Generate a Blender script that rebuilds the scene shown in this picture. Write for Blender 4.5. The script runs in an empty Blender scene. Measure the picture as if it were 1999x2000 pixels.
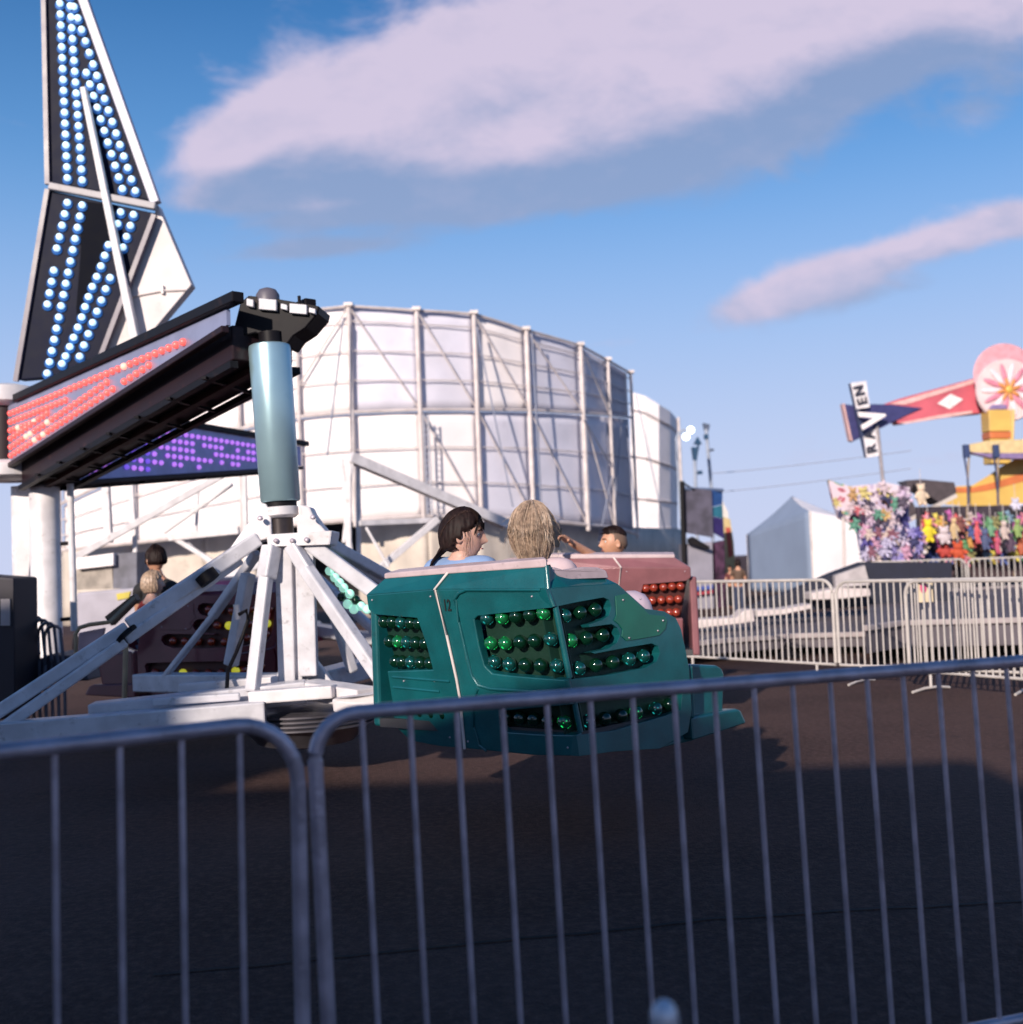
import bpy, bmesh, math, random
from mathutils import Vector, Matrix, noise
from mathutils.geometry import tessellate_polygon
random.seed(7)
R = math.radians
V = Vector
scene = bpy.context.scene
COL = scene.collection

# ------------------------------------------------------------------ camera
F = 2145.0                       # focal length in pixels of the 2000 px wide photograph
CAM = V((0, 0, 1.44))
PITCH = math.atan(100 / F)
ROLL = math.atan(0.039)
_r0 = V((1, 0, 0)); _f = V((0, math.cos(PITCH), math.sin(PITCH))); _u0 = V((0, -math.sin(PITCH), math.cos(PITCH)))
_up = _u0 * math.cos(ROLL) + _r0 * math.sin(ROLL)
_rt = _r0 * math.cos(ROLL) - _u0 * math.sin(ROLL)
cd = bpy.data.cameras.new('camera'); cam = bpy.data.objects.new('camera', cd); COL.objects.link(cam)
cam.matrix_world = Matrix(((_rt.x, _up.x, -_f.x, CAM.x), (_rt.y, _up.y, -_f.y, CAM.y), (_rt.z, _up.z, -_f.z, CAM.z), (0, 0, 0, 1)))
cd.sensor_width = 36; cd.lens = 36 * F / 2000; cd.clip_start = 0.05; cd.clip_end = 5000
cd.dof.use_dof = True; cd.dof.focus_distance = 5.5; cd.dof.aperture_fstop = 1.9
scene.camera = cam

def ray(x, y):
    return _f + _rt * ((x - 1000) / F) - _up * ((y - 1000) / F)
def P(x, y, D):                  # the point seen at photo position x, y that lies D metres ahead
    d = ray(x, y); return CAM + d * (D / d.y)
def G(x, y, z=0.0):              # the same on a horizontal plane
    d = ray(x, y); return CAM + d * ((z - CAM.z) / d.z)
def plane3(a, b, c):
    n = (b - a).cross(c - a).normalized()
    if n.dot(CAM - a) < 0: n = -n
    return (a.copy(), n)
def OP(x, y, pl, off=0.0):       # on a plane, moved off along its normal
    d = ray(x, y); t = (pl[0] - CAM).dot(pl[1]) / d.dot(pl[1]); return CAM + d * t + pl[1] * off

# ------------------------------------------------------------------ world and sun
SUN_AZ = V((-0.40, -0.92, 0)).normalized(); SUN_EL = R(21)
sdir = (SUN_AZ * math.cos(SUN_EL) + V((0, 0, math.sin(SUN_EL)))).normalized()
sl = bpy.data.lights.new('sun', 'SUN'); sl.energy = 4.8; sl.angle = R(1.0); sl.color = (1.0, 0.87, 0.76)
so = bpy.data.objects.new('sun', sl); COL.objects.link(so); so.location = (-30, -30, 30)
so.rotation_euler = sdir.to_track_quat('Z', 'Y').to_euler()
scene.view_settings.view_transform = 'Standard'; scene.view_settings.look = 'None'
scene.view_settings.exposure = 0.22; scene.view_settings.gamma = 1.0

world = bpy.data.worlds.new('World'); scene.world = world; world.use_nodes = True
nt = world.node_tree; nt.nodes.clear()
class NB:
    def __init__(s, t): s.t = t
    def n(s, typ, **k):
        o = s.t.nodes.new(typ)
        for a, b in k.items(): setattr(o, a, b)
        return o
    def put(s, sock, v):
        if isinstance(v, bpy.types.NodeSocket): s.t.links.new(v, sock)
        else: sock.default_value = v
    def m(s, op, a, b=None, c=None, clamp=False):
        o = s.n('ShaderNodeMath', operation=op, use_clamp=clamp)
        s.put(o.inputs[0], a)
        if b is not None: s.put(o.inputs[1], b)
        if c is not None: s.put(o.inputs[2], c)
        return o.outputs[0]
    def mix(s, f, a, b):
        o = s.n('ShaderNodeMix', data_type='RGBA'); s.put(o.inputs[0], f); s.put(o.inputs[6], a); s.put(o.inputs[7], b); return o.outputs[2]
    def smooth(s, v, lo, hi):
        o = s.n('ShaderNodeMapRange', interpolation_type='SMOOTHSTEP'); s.put(o.inputs[0], v); o.inputs[1].default_value = lo; o.inputs[2].default_value = hi
        return o.outputs[0]

grp = bpy.data.node_groups.new('cloud_field', 'ShaderNodeTree')
grp.interface.new_socket('u', in_out='INPUT', socket_type='NodeSocketFloat')
grp.interface.new_socket('v', in_out='INPUT', socket_type='NodeSocketFloat')
grp.interface.new_socket('d', in_out='OUTPUT', socket_type='NodeSocketFloat')
g = NB(grp); gi = g.n('NodeGroupInput'); go = g.n('NodeGroupOutput')
U_, V_ = gi.outputs[0], gi.outputs[1]
cmb = g.n('ShaderNodeCombineXYZ'); g.put(cmb.inputs[0], g.m('ADD', U_, 2.35)); g.put(cmb.inputs[1], g.m('MULTIPLY', V_, 1.7))
nz = g.n('ShaderNodeTexNoise'); nz.inputs['Scale'].default_value = 9.0; nz.inputs['Detail'].default_value = 9; nz.inputs['Roughness'].default_value = 0.60; nz.inputs['Distortion'].default_value = 0.4
grp.links.new(cmb.outputs[0], nz.inputs['Vector'])
nz2 = g.n('ShaderNodeTexNoise'); nz2.inputs['Scale'].default_value = 3.2; nz2.inputs['Detail'].default_value = 3
grp.links.new(cmb.outputs[0], nz2.inputs['Vector'])
BL = [  # cloud masses: photo x, y, half width, half height, tilt, weight
    (440, 300, 110, 70, 0, 1), (520, 230, 90, 70, 0, .9), (600, 280, 200, 110, -4, 1), (760, 220, 220, 130, -4, 1), (980, 150, 300, 200, -4, 1.1), (1250, 140, 330, 190, -4, 1.1),
    (1500, 110, 300, 150, -12, 1), (1750, 40, 320, 110, -10, 1), (1960, 60, 200, 90, 0, .8), (720, 375, 290, 62, 0, .95), (980, 370, 240, 60, -5, .9), (1350, 290, 330, 70, -10, .9),
    (1930, 200, 110, 60, -15, .7), (430, 385, 90, 24, 0, .85), (610, 487, 170, 20, 0, .95), (560, 435, 100, 18, 0, .4),
    (1500, 590, 160, 34, -12, .85), (1640, 530, 210, 48, -13, 1), (1830, 470, 210, 34, -12, .85), (2010, 430, 160, 34, -10, .8), (1690, 585, 160, 26, -12, .5),
    (1660, 885, 150, 22, -5, .35), (1180, 672, 70, 12, 0, .4), (1800, 900, 200, 14, -4, .3)]
acc = None
for (bx, by, rw, rh, tl, w) in BL:
    d = ray(bx, by); cu, cv = d.x / d.y, d.z / d.y
    a = R(-tl) + ROLL; ca, sa = math.cos(a), math.sin(a); rw /= F; rh /= F
    du = g.m('SUBTRACT', U_, cu); dv = g.m('SUBTRACT', V_, cv)
    p = g.m('ADD', g.m('MULTIPLY', du, ca / rw), g.m('MULTIPLY', dv, sa / rw))
    q = g.m('ADD', g.m('MULTIPLY', du, -sa / rh), g.m('MULTIPLY', dv, ca / rh))
    r2 = g.m('ADD', g.m('MULTIPLY', p, p), g.m('MULTIPLY', q, q))
    e = g.m('MULTIPLY', g.m('EXPONENT', g.m('MULTIPLY', r2, -0.9)), w)
    acc = e if acc is None else g.m('ADD', acc, e)
acc = g.m('MINIMUM', g.m('MULTIPLY', acc, 1.15), 2.4)
dd = g.m('ADD', acc, g.m('MULTIPLY', g.m('SUBTRACT', nz.outputs[0], 0.5), 2.1))
dd = g.m('ADD', dd, g.m('MULTIPLY', g.m('SUBTRACT', nz2.outputs[0], 0.5), 0.5))
g.put(go.inputs[0], dd)

w = NB(nt)
tc = w.n('ShaderNodeTexCoord'); sp = w.n('ShaderNodeSeparateXYZ'); nt.links.new(tc.outputs['Generated'], sp.inputs[0])
yy = w.m('MAXIMUM', sp.outputs[1], 0.15)
uu = w.m('DIVIDE', sp.outputs[0], yy); vv = w.m('DIVIDE', sp.outputs[2], yy)
def cloud(u, v):
    o = w.n('ShaderNodeGroup'); o.node_tree = grp; w.put(o.inputs[0], u); w.put(o.inputs[1], v); return o.outputs[0]
d0 = cloud(uu, vv); d1 = cloud(w.m('ADD', uu, -0.012), w.m('ADD', vv, 0.045)); d2 = cloud(w.m('ADD', uu, 0.012), w.m('ADD', vv, -0.040))
alpha0 = w.m('MULTIPLY', w.smooth(d0, 0.32, 1.25), w.smooth(sp.outputs[1], 0.2, 0.45))
lit = w.smooth(w.m('ADD', w.m('SUBTRACT', d2, d1), w.m('MULTIPLY', w.m('SUBTRACT', d0, 1.3), 0.12)), -1.45, 0.85)
nzl = w.n('ShaderNodeTexNoise'); nzl.inputs['Scale'].default_value = 11; nzl.inputs['Detail'].default_value = 7; nzl.inputs['Roughness'].default_value = 0.6
cb = w.n('ShaderNodeCombineXYZ'); w.put(cb.inputs[0], uu); w.put(cb.inputs[1], w.m('MULTIPLY', vv, 1.8)); nt.links.new(cb.outputs[0], nzl.inputs['Vector'])
lit = w.m('ADD', lit, w.m('MULTIPLY', w.m('SUBTRACT', nzl.outputs[0], 0.5), 0.75), clamp=True)
alpha = w.m('MULTIPLY', alpha0, w.m('ADD', 0.74, w.m('MULTIPLY', lit, 0.26)))
sky = w.n('ShaderNodeTexSky', sky_type='NISHITA'); sky.sun_disc = False; sky.sun_elevation = SUN_EL
sky.sun_rotation = math.atan2(sdir.x, sdir.y); sky.altitude = 300; sky.air_density = 1.0; sky.dust_density = 0.6; sky.ozone_density = 2.2
hs = w.n('ShaderNodeHueSaturation'); hs.inputs['Hue'].default_value = 0.508; hs.inputs['Saturation'].default_value = 1.42; hs.inputs['Value'].default_value = 0.86
nt.links.new(sky.outputs[0], hs.inputs['Color'])
K = 7.4
ccol = w.mix(lit, (0.30 * K, 0.36 * K, 0.54 * K, 1), (0.66 * K, 0.58 * K, 0.74 * K, 1))
hz1 = w.m('MULTIPLY', w.m('SUBTRACT', 1.0, w.smooth(sp.outputs[2], -0.02, 0.38)), 0.96)
hz2 = w.m('MULTIPLY', w.m('SUBTRACT', 1.0, w.smooth(sp.outputs[2], 0.14, 0.60)), 0.85)
base = w.mix(hz2, hs.outputs[0], (0.21 * K, 0.45 * K, 0.84 * K, 1))
base = w.mix(hz1, base, (0.59 * K, 0.64 * K, 0.86 * K, 1))
mixed = w.mix(w.m('MULTIPLY', alpha, 0.95), base, ccol)
bg = w.n('ShaderNodeBackground'); nt.links.new(mixed, bg.inputs[0]); bg.inputs[1].default_value = 0.12
wo = w.n('ShaderNodeOutputWorld'); nt.links.new(bg.outputs[0], wo.inputs[0])

# ------------------------------------------------------------------ materials
MATS = {}
def mat(name, c, rough=0.5, metal=0.0, var=0.12, scale=6.0, dirt=0.0, dirtc=(0.09, 0.07, 0.06), bump=0.0, bscale=60.0, emit=None, es=0.0, coat=0.0, trans=0.0, sub=0.0, flake=0.0, spec=0.5, spark=False):
    if name in MATS: return MATS[name]
    m = bpy.data.materials.new(name); m.use_nodes = True; t = m.node_tree; b = t.nodes['Principled BSDF']; k = NB(t)
    tc = k.n('ShaderNodeTexCoord')
    n1 = k.n('ShaderNodeTexNoise'); n1.inputs['Scale'].default_value = scale; n1.inputs['Detail'].default_value = 6; t.links.new(tc.outputs['Object'], n1.inputs['Vector'])
    a = tuple(x * (1 - var) for x in c) + (1,); bb = tuple(min(1, x * (1 + var)) for x in c) + (1,)
    col = k.mix(k.smooth(n1.outputs[0], 0.3, 0.7), a, bb)
    if dirt > 0:
        n2 = k.n('ShaderNodeTexNoise'); n2.inputs['Scale'].default_value = scale * 1.7; n2.inputs['Detail'].default_value = 9; n2.inputs['Roughness'].default_value = 0.72
        t.links.new(tc.outputs['Object'], n2.inputs['Vector'])
        col = k.mix(k.m('MULTIPLY', k.smooth(n2.outputs[0], 0.56, 0.72), dirt), col, tuple(dirtc) + (1,))
    if flake > 0:
        vo = k.n('ShaderNodeTexVoronoi'); vo.inputs['Scale'].default_value = 260; t.links.new(tc.outputs['Object'], vo.inputs['Vector'])
        rn = k.m('ADD', rough - 0.18, k.m('MULTIPLY', vo.outputs['Distance'], 0.55))
        k.put(b.inputs['Roughness'], rn)
        bp = k.n('ShaderNodeBump'); bp.inputs['Strength'].default_value = flake; bp.inputs['Distance'].default_value = 0.002
        t.links.new(vo.outputs['Distance'], bp.inputs['Height']); t.links.new(bp.outputs[0], b.inputs['Normal'])
    else:
        k.put(b.inputs['Roughness'], k.m('ADD', rough - 0.06, k.m('MULTIPLY', n1.outputs[0], 0.14)))
    k.put(b.inputs['Base Color'], col); b.inputs['Metallic'].default_value = metal
    b.inputs['Coat Weight'].default_value = coat; b.inputs['Coat Roughness'].default_value = 0.12
    b.inputs['Transmission Weight'].default_value = trans; b.inputs['Subsurface Weight'].default_value = sub
    if sub: b.inputs['Subsurface Radius'].default_value = (0.012, 0.004, 0.002); b.inputs['Subsurface Scale'].default_value = 1
    if bump > 0:
        n3 = k.n('ShaderNodeTexNoise'); n3.inputs['Scale'].default_value = bscale; n3.inputs['Detail'].default_value = 5; t.links.new(tc.outputs['Object'], n3.inputs['Vector'])
        bp = k.n('ShaderNodeBump'); bp.inputs['Strength'].default_value = bump; bp.inputs['Distance'].default_value = 0.01
        t.links.new(n3.outputs[0], bp.inputs['Height']); t.links.new(bp.outputs[0], b.inputs['Normal'])
    b.inputs['Specular IOR Level'].default_value = spec
    if spark:
        vs_ = k.n('ShaderNodeTexVoronoi'); vs_.inputs['Scale'].default_value = 52; t.links.new(tc.outputs['Object'], vs_.inputs['Vector'])
        b.inputs['Emission Color'].default_value = tuple(emit) + (1,); k.put(b.inputs['Emission Strength'], k.m('MULTIPLY', k.m('SUBTRACT', 1.0, k.smooth(vs_.outputs['Distance'], 0.06, 0.36)), es))
    elif emit: b.inputs['Emission Color'].default_value = tuple(emit) + (1,); b.inputs['Emission Strength'].default_value = es
    MATS[name] = m; return m

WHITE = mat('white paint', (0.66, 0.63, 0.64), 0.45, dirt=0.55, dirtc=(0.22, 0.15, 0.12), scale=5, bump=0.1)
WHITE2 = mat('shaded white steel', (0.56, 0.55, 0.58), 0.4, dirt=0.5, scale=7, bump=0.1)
GALV = mat('galvanised tube', (0.46, 0.40, 0.45), 0.42, 0.45, var=0.2, dirt=0.5, dirtc=(0.16, 0.13, 0.13), scale=11, bump=0.25, bscale=50)
FARGALV = mat('pale fence paint', (0.50, 0.46, 0.43), 0.5, var=0.1, dirt=0.3)
BLACK = mat('black steel', (0.008, 0.007, 0.009), 0.5, spec=0.15, dirt=0.5, dirtc=(0.05, 0.025, 0.018), scale=5)
BROWN = mat('dark brown steel', (0.018, 0.009, 0.012), 0.45, spec=0.2, dirt=0.6, dirtc=(0.07, 0.03, 0.025), scale=4)
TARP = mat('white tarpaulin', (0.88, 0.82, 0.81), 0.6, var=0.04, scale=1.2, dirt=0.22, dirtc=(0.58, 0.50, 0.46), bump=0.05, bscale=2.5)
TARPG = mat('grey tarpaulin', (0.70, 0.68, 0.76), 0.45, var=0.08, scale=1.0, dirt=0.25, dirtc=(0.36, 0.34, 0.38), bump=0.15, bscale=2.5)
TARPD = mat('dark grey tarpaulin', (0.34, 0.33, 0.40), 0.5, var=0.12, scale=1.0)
SKIRT = mat('beige canvas skirt', (0.56, 0.49, 0.42), 0.7, var=0.12, scale=1.5, dirt=0.3, bump=0.2, bscale=4)
SCAF = mat('scaffold steel', (0.62, 0.55, 0.53), 0.5, 0.1, var=0.15, dirt=0.4, scale=3)
TEAL = mat('teal fibreglass', (0.003, 0.092, 0.103), 0.30, 0.12, var=0.16, scale=7, dirt=0.4, dirtc=(0.012, 0.045, 0.05), coat=0.5, flake=0.35)
TEALD = mat('dark green back plate', (0.006, 0.035, 0.022), 0.4, 0.3, flake=0.5)
RIM = mat('pink grey vinyl rim', (0.50, 0.39, 0.40), 0.42, var=0.08, dirt=0.5, dirtc=(0.14, 0.10, 0.11), scale=12)
TRIM = mat('pale trim strip', (0.62, 0.55, 0.52), 0.35)
STICK = mat('green side panel', (0.006, 0.12, 0.075), 0.35, coat=0.4, flake=0.25)
CYL = mat('teal painted cylinder', (0.36, 0.53, 0.58), 0.30, 0.6, var=0.06, scale=3, dirt=0.1, dirtc=(0.06, 0.12, 0.13))
MAROON = mat('maroon fibreglass', (0.10, 0.010, 0.022), 0.3, 0.1, coat=0.4, flake=0.2)
SALMON = mat('salmon fibreglass', (0.22, 0.085, 0.095), 0.35, 0.1, coat=0.4, flake=0.2)
DREDP = mat('dark red back plate', (0.05, 0.006, 0.005), 0.5)
SEATV = mat('dark seat vinyl', (0.03, 0.03, 0.035), 0.5)

# ------------------------------------------------------------------ mesh helpers
class MB:
    def __init__(s): s.v = []; s.f = []
    def add(s, vs, fs):
        o = len(s.v); s.v += [V(a) for a in vs]; s.f += [tuple(i + o for i in f) for f in fs]; return s
    def box(s, c, size, M=None):
        x, y, z = size[0] / 2, size[1] / 2, size[2] / 2; c = V(c)
        vs = [V((i, j, k)) for i in (-x, x) for j in (-y, y) for k in (-z, z)]
        if M is not None: vs = [M @ a for a in vs]
        return s.add([c + a for a in vs], [(0, 1, 3, 2), (4, 6, 7, 5), (0, 4, 5, 1), (2, 3, 7, 6), (0, 2, 6, 4), (1, 5, 7, 3)])
    def hull8(s, a, b):          # two quads of four points joined
        return s.add(list(a) + list(b), [(3, 2, 1, 0), (4, 5, 6, 7), (0, 1, 5, 4), (1, 2, 6, 5), (2, 3, 7, 6), (3, 0, 4, 7)])
    def beam(s, p, q, w, h=None, up=V((0, 0, 1)), w2=None, h2=None):
        p, q = V(p), V(q); h = h or w; w2 = w2 or w; h2 = h2 or h
        d = (q - p).normalized(); sd = d.cross(up)
        if sd.length < 1e-4: sd = d.cross(V((0, 1, 0)))
        sd.normalize(); u = sd.cross(d).normalized()
        A = [p + sd * a * w / 2 + u * b * h / 2 for a, b in ((-1, -1), (1, -1), (1, 1), (-1, 1))]
        B = [q + sd * a * w2 / 2 + u * b * h2 / 2 for a, b in ((-1, -1), (1, -1), (1, 1), (-1, 1))]
        return s.hull8(A, B)
    def tube(s, pts, r, n=10, r2=None):
        pts = [V(p) for p in pts]; rings = []
        for i, p in enumerate(pts):
            t = (pts[min(i + 1, len(pts) - 1)] - pts[max(i - 1, 0)]).normalized()
            a = t.cross(V((0, 0, 1)))
            if a.length < 0.05: a = t.cross(V((0, 1, 0)))
            a.normalize(); b = t.cross(a)
            rr = r if r2 is None else r + (r2 - r) * i / max(1, len(pts) - 1)
            rings.append([p + a * math.cos(2 * math.pi * k / n) * rr + b * math.sin(2 * math.pi * k / n) * rr for k in range(n)])
        vs = [x for rg in rings for x in rg]; fs = []
        for i in range(len(pts) - 1):
            for k in range(n):
                fs.append((i * n + k, i * n + (k + 1) % n, (i + 1) * n + (k + 1) % n, (i + 1) * n + k))
        fs.append(tuple(range(n - 1, -1, -1))); fs.append(tuple((len(pts) - 1) * n + k for k in range(n)))
        return s.add(vs, fs)
    def prism(s, pts, off):      # closed polygon pushed along off, both ends capped
        pts = [V(p) for p in pts]; n = len(pts); off = V(off)
        tris = tessellate_polygon([pts])
        fs = [tuple(t) for t in tris] + [tuple(i + n for i in reversed(t)) for t in tris]
        fs += [(i, (i + 1) % n, (i + 1) % n + n, i + n) for i in range(n)]
        return s.add(pts + [p + off for p in pts], fs)
    def sphere(s, c, r, nu=16, nv=10, M=None):
        c = V(c); rx, ry, rz = (r, r, r) if not hasattr(r, '__len__') else r; vs = []; fs = []
        for j in range(nv + 1):
            th = math.pi * j / nv
            for i in range(nu):
                ph = 2 * math.pi * i / nu; a = V((rx * math.sin(th) * math.cos(ph), ry * math.sin(th) * math.sin(ph), rz * math.cos(th)))
                vs.append(c + (M @ a if M is not None else a))
        for j in range(nv):
            for i in range(nu): fs.append((j * nu + i, (j + 1) * nu + i, (j + 1) * nu + (i + 1) % nu, j * nu + (i + 1) % nu))
        return s.add(vs, fs)
    def lathe(s, base, prof, n=28, axis=V((0, 0, 1))):
        q = V((0, 0, 1)).rotation_difference(V(axis).normalized()); vs = []; fs = []
        for (r, z) in prof:
            for i in range(n): vs.append(V(base) + q @ V((r * math.cos(2 * math.pi * i / n), r * math.sin(2 * math.pi * i / n), z)))
        for j in range(len(prof) - 1):
            for i in range(n): fs.append((j * n + i, j * n + (i + 1) % n, (j + 1) * n + (i + 1) % n, (j + 1) * n + i))
        fs.append(tuple(range(n - 1, -1, -1))); fs.append(tuple((len(prof) - 1) * n + i for i in range(n)))
        return s.add(vs, fs)
    def build(s, name, m, parent=None, smooth=False, bevel=0.0, org=None, auto=None):
        if parent is not None: o0 = root_loc(parent)
        elif org is not None: o0 = V(org)
        else:
            o0 = V((sum(v.x for v in s.v) / len(s.v), sum(v.y for v in s.v) / len(s.v), min(v.z for v in s.v)))
        me = bpy.data.meshes.new(name); me.from_pydata([v - o0 for v in s.v], [], s.f)
        bm = bmesh.new(); bm.from_mesh(me); bmesh.ops.remove_doubles(bm, verts=bm.verts, dist=1e-6); bmesh.ops.recalc_face_normals(bm, faces=bm.faces); bm.to_mesh(me); bm.free()
        me.materials.append(m)
        if smooth:
            for p in me.polygons: p.use_smooth = True
            if auto is None: auto = 40
            me.set_sharp_from_angle(angle=R(auto))
        o = bpy.data.objects.new(name, me); COL.objects.link(o)
        if parent is not None: o.parent = parent
        else: o.location = o0
        if bevel:
            b = o.modifiers.new('b', 'BEVEL'); b.width = bevel; b.segments = 2; b.limit_method = 'ANGLE'; b.angle_limit = R(35); b.use_clamp_overlap = True
        return o
def root_loc(o):
    while o.parent is not None: o = o.parent
    return V(o.get('_org', o.location)) if False else ORG.get(o.name, o.location.copy())
ORG = {}
def tag(o, label, cat, group=None, kind=None):
    if label: o['label'] = label
    if cat: o['category'] = cat
    if group: o['group'] = group
    if kind: o['kind'] = kind
    return o
def thing(name, loc, label, cat, group=None):
    o = bpy.data.objects.new(name, None); COL.objects.link(o); o.location = V(loc); ORG[o.name] = V(loc); o.empty_display_size = 0.2
    return tag(o, label, cat, group)
BULB = {}
def bulb(loc, r, m, parent, name='bulb', flat=0.75, axis=None):
    key = (m.name, round(r, 4), flat)
    if key not in BULB:
        b = MB().sphere((0, 0, 0), r, 18, 12); me = bpy.data.meshes.new('bulb'); me.from_pydata(b.v, [], b.f); me.materials.append(m)
        for p in me.polygons: p.use_smooth = True
        BULB[key] = me
    o = bpy.data.objects.new(name, BULB[key]); COL.objects.link(o); o.parent = parent; o.location = V(loc) - root_loc(parent)
    return o

def text_mesh(ch, name, size, extrude, off, m, parent, Mx):
    cu = bpy.data.curves.new('t', 'FONT'); cu.body = ch; cu.size = size; cu.extrude = extrude; cu.offset = off; cu.align_x = 'CENTER'; cu.align_y = 'CENTER'
    ob = bpy.data.objects.new('t', cu); COL.objects.link(ob); dg = bpy.context.evaluated_depsgraph_get()
    me = bpy.data.meshes.new_from_object(ob.evaluated_get(dg)); bpy.data.objects.remove(ob); me.materials.clear(); me.materials.append(m)
    o = bpy.data.objects.new(name, me); COL.objects.link(o); o.parent = parent; o.matrix_local = Mx; return o

# ------------------------------------------------------------------ ground
def asphalt():
    m = bpy.data.materials.new('asphalt'); m.use_nodes = True; t = m.node_tree; b = t.nodes['Principled BSDF']; k = NB(t)
    tc = k.n('ShaderNodeTexCoord')
    def nz(s, d=6, ro=0.6):
        o = k.n('ShaderNodeTexNoise'); o.inputs['Scale'].default_value = s; o.inputs['Detail'].default_value = d; o.inputs['Roughness'].default_value = ro
        t.links.new(tc.outputs['Object'], o.inputs['Vector']); return o.outputs[0]
    big = nz(0.45, 5); fine = nz(22, 9, 0.8); mid = nz(6, 6)
    vo = k.n('ShaderNodeTexVoronoi'); vo.inputs['Scale'].default_value = 95; t.links.new(tc.outputs['Object'], vo.inputs['Vector'])
    c = k.mix(k.smooth(big, 0.35, 0.65), (0.042, 0.021, 0.018, 1), (0.078, 0.043, 0.037, 1))
    c = k.mix(k.m('MULTIPLY', k.smooth(fine, 0.42, 0.66), 0.6), c, (0.15, 0.088, 0.074, 1))
    c = k.mix(k.m('MULTIPLY', k.smooth(mid, 0.55, 0.75), 0.45), c, (0.026, 0.018, 0.018, 1))
    k.put(b.inputs['Base Color'], c); b.inputs['Roughness'].default_value = 0.9; b.inputs['Specular IOR Level'].default_value = 0.22
    bp = k.n('ShaderNodeBump'); bp.inputs['Strength'].default_value = 0.7; bp.inputs['Distance'].default_value = 0.012
    t.links.new(k.m('ADD', vo.outputs['Distance'], k.m('MULTIPLY', fine, 0.6)), bp.inputs['Height']); t.links.new(bp.outputs[0], b.inputs['Normal'])
    return m
b = MB(); N = 40
ext = [-1500, -400, -120, -60] + [-40 + 4 * i for i in range(21)] + [60, 120, 400, 1500]
for i, x in enumerate(ext):
    for y in ext: b.v.append(V((x, y + 20, 0)))
n_ = len(ext)
b.f = [(i * n_ + j, (i + 1) * n_ + j, (i + 1) * n_ + j + 1, i * n_ + j + 1) for i in range(n_ - 1) for j in range(n_ - 1)]
tag(b.build('ground', asphalt(), org=(0, 0, 0)), 'dark asphalt ground of the fairground', None, kind='structure')
b = MB(); pts = []
CR = [G(300, 1905), G(600, 1878), G(700, 1868), G(1000, 1836), G(1200, 1818), G(1400, 1796), G(1600, 1782), G(1800, 1772), G(2050, 1758)]
fine = []
for a, c in zip(CR[:-1], CR[1:]):
    for i in range(12): fine.append(a.lerp(c, i / 12))
fine.append(CR[-1])
for i, p in enumerate(fine):
    wv = noise.noise(p * 4.0) * 0.018 + noise.noise(p * 15) * 0.008; hw = 0.007 + 0.005 * abs(noise.noise(p * 9 + V((5, 0, 0)))) + 0.004
    b.v += [V((p.x, p.y + wv - hw, 0.004)), V((p.x, p.y + wv + hw, 0.004))]
b.f = [(2 * i, 2 * i + 2, 2 * i + 3, 2 * i + 1) for i in range(len(fine) - 1)]
tag(b.build('pavement_crack', mat('crack tar', (0.004, 0.004, 0.006), 0.8)), 'thin dark crack across the near asphalt', None, kind='structure')

# ------------------------------------------------------------------ crowd barriers
def barrier(A, B, z_top, spacing, label, r_rail=0.019, r_bar=0.0074, m=GALV, zb=0.04, group='steel crowd barriers', rad=0.14, lean=V((0, 0, 0)), start=None, feet=True, n=10):
    A, B = V(A), V(B); d = (B - A); L = d.length; d.normalize(); mid = (A + B) / 2
    t = thing('crowd_barrier', (mid.x, mid.y, 0), label, 'barrier', group)
    b = MB(); loop = []
    def pt(s, z): return A + d * s + V((0, 0, z)) + lean * (z_top - z)
    def arc(cs, cz, a0):
        for k in range(9):
            a = R(a0 - 90 * k / 8); loop.append(pt(cs + rad * math.cos(a), cz + rad * math.sin(a)))
    loop.append(pt(0, zb + .02)); loop.append(pt(0, 0.6))
    arc(rad, z_top - rad, 180); arc(L - rad, z_top - rad, 90)
    loop.append(pt(L, 0.6)); loop.append(pt(L, zb + .02))
    b.tube(loop, r_rail, n); b.build('frame', m, t, smooth=True)
    MB().tube([pt(0, zb), pt(L, zb)], r_rail * 0.8, n).build('bottom_rail', m, t, smooth=True)
    s = start if start is not None else spacing
    while s < L - spacing * 0.45:
        ztop = z_top
        if s < rad: ztop = z_top - rad + math.sqrt(max(0, rad**2 - (rad - s)**2))
        MB().tube([pt(s, zb), pt(s, ztop - r_rail * .3)], r_bar, max(6, n - 2)).build('bar', m, t, smooth=True)
        s += spacing
    if feet:
        nrm = V((-d.y, d.x, 0))
        for s in (0.25, L - 0.25):
            fb = MB().tube([pt(s, zb) , A + d * s + nrm * .0 + V((0, 0, .03))], r_rail * .8, 8)
            fb.tube([A + d * s - nrm * .28 + V((0, 0, .012)), A + d * s - nrm * .1 + V((0, 0, .035)), A + d * s + nrm * .1 + V((0, 0, .035)), A + d * s + nrm * .28 + V((0, 0, .012))], r_rail * .7, 8)
            fb.build('foot', m, t, smooth=True)
    return t
def xy(x, D):
    return V(((x - 1000) / F * D, D, 0))
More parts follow.
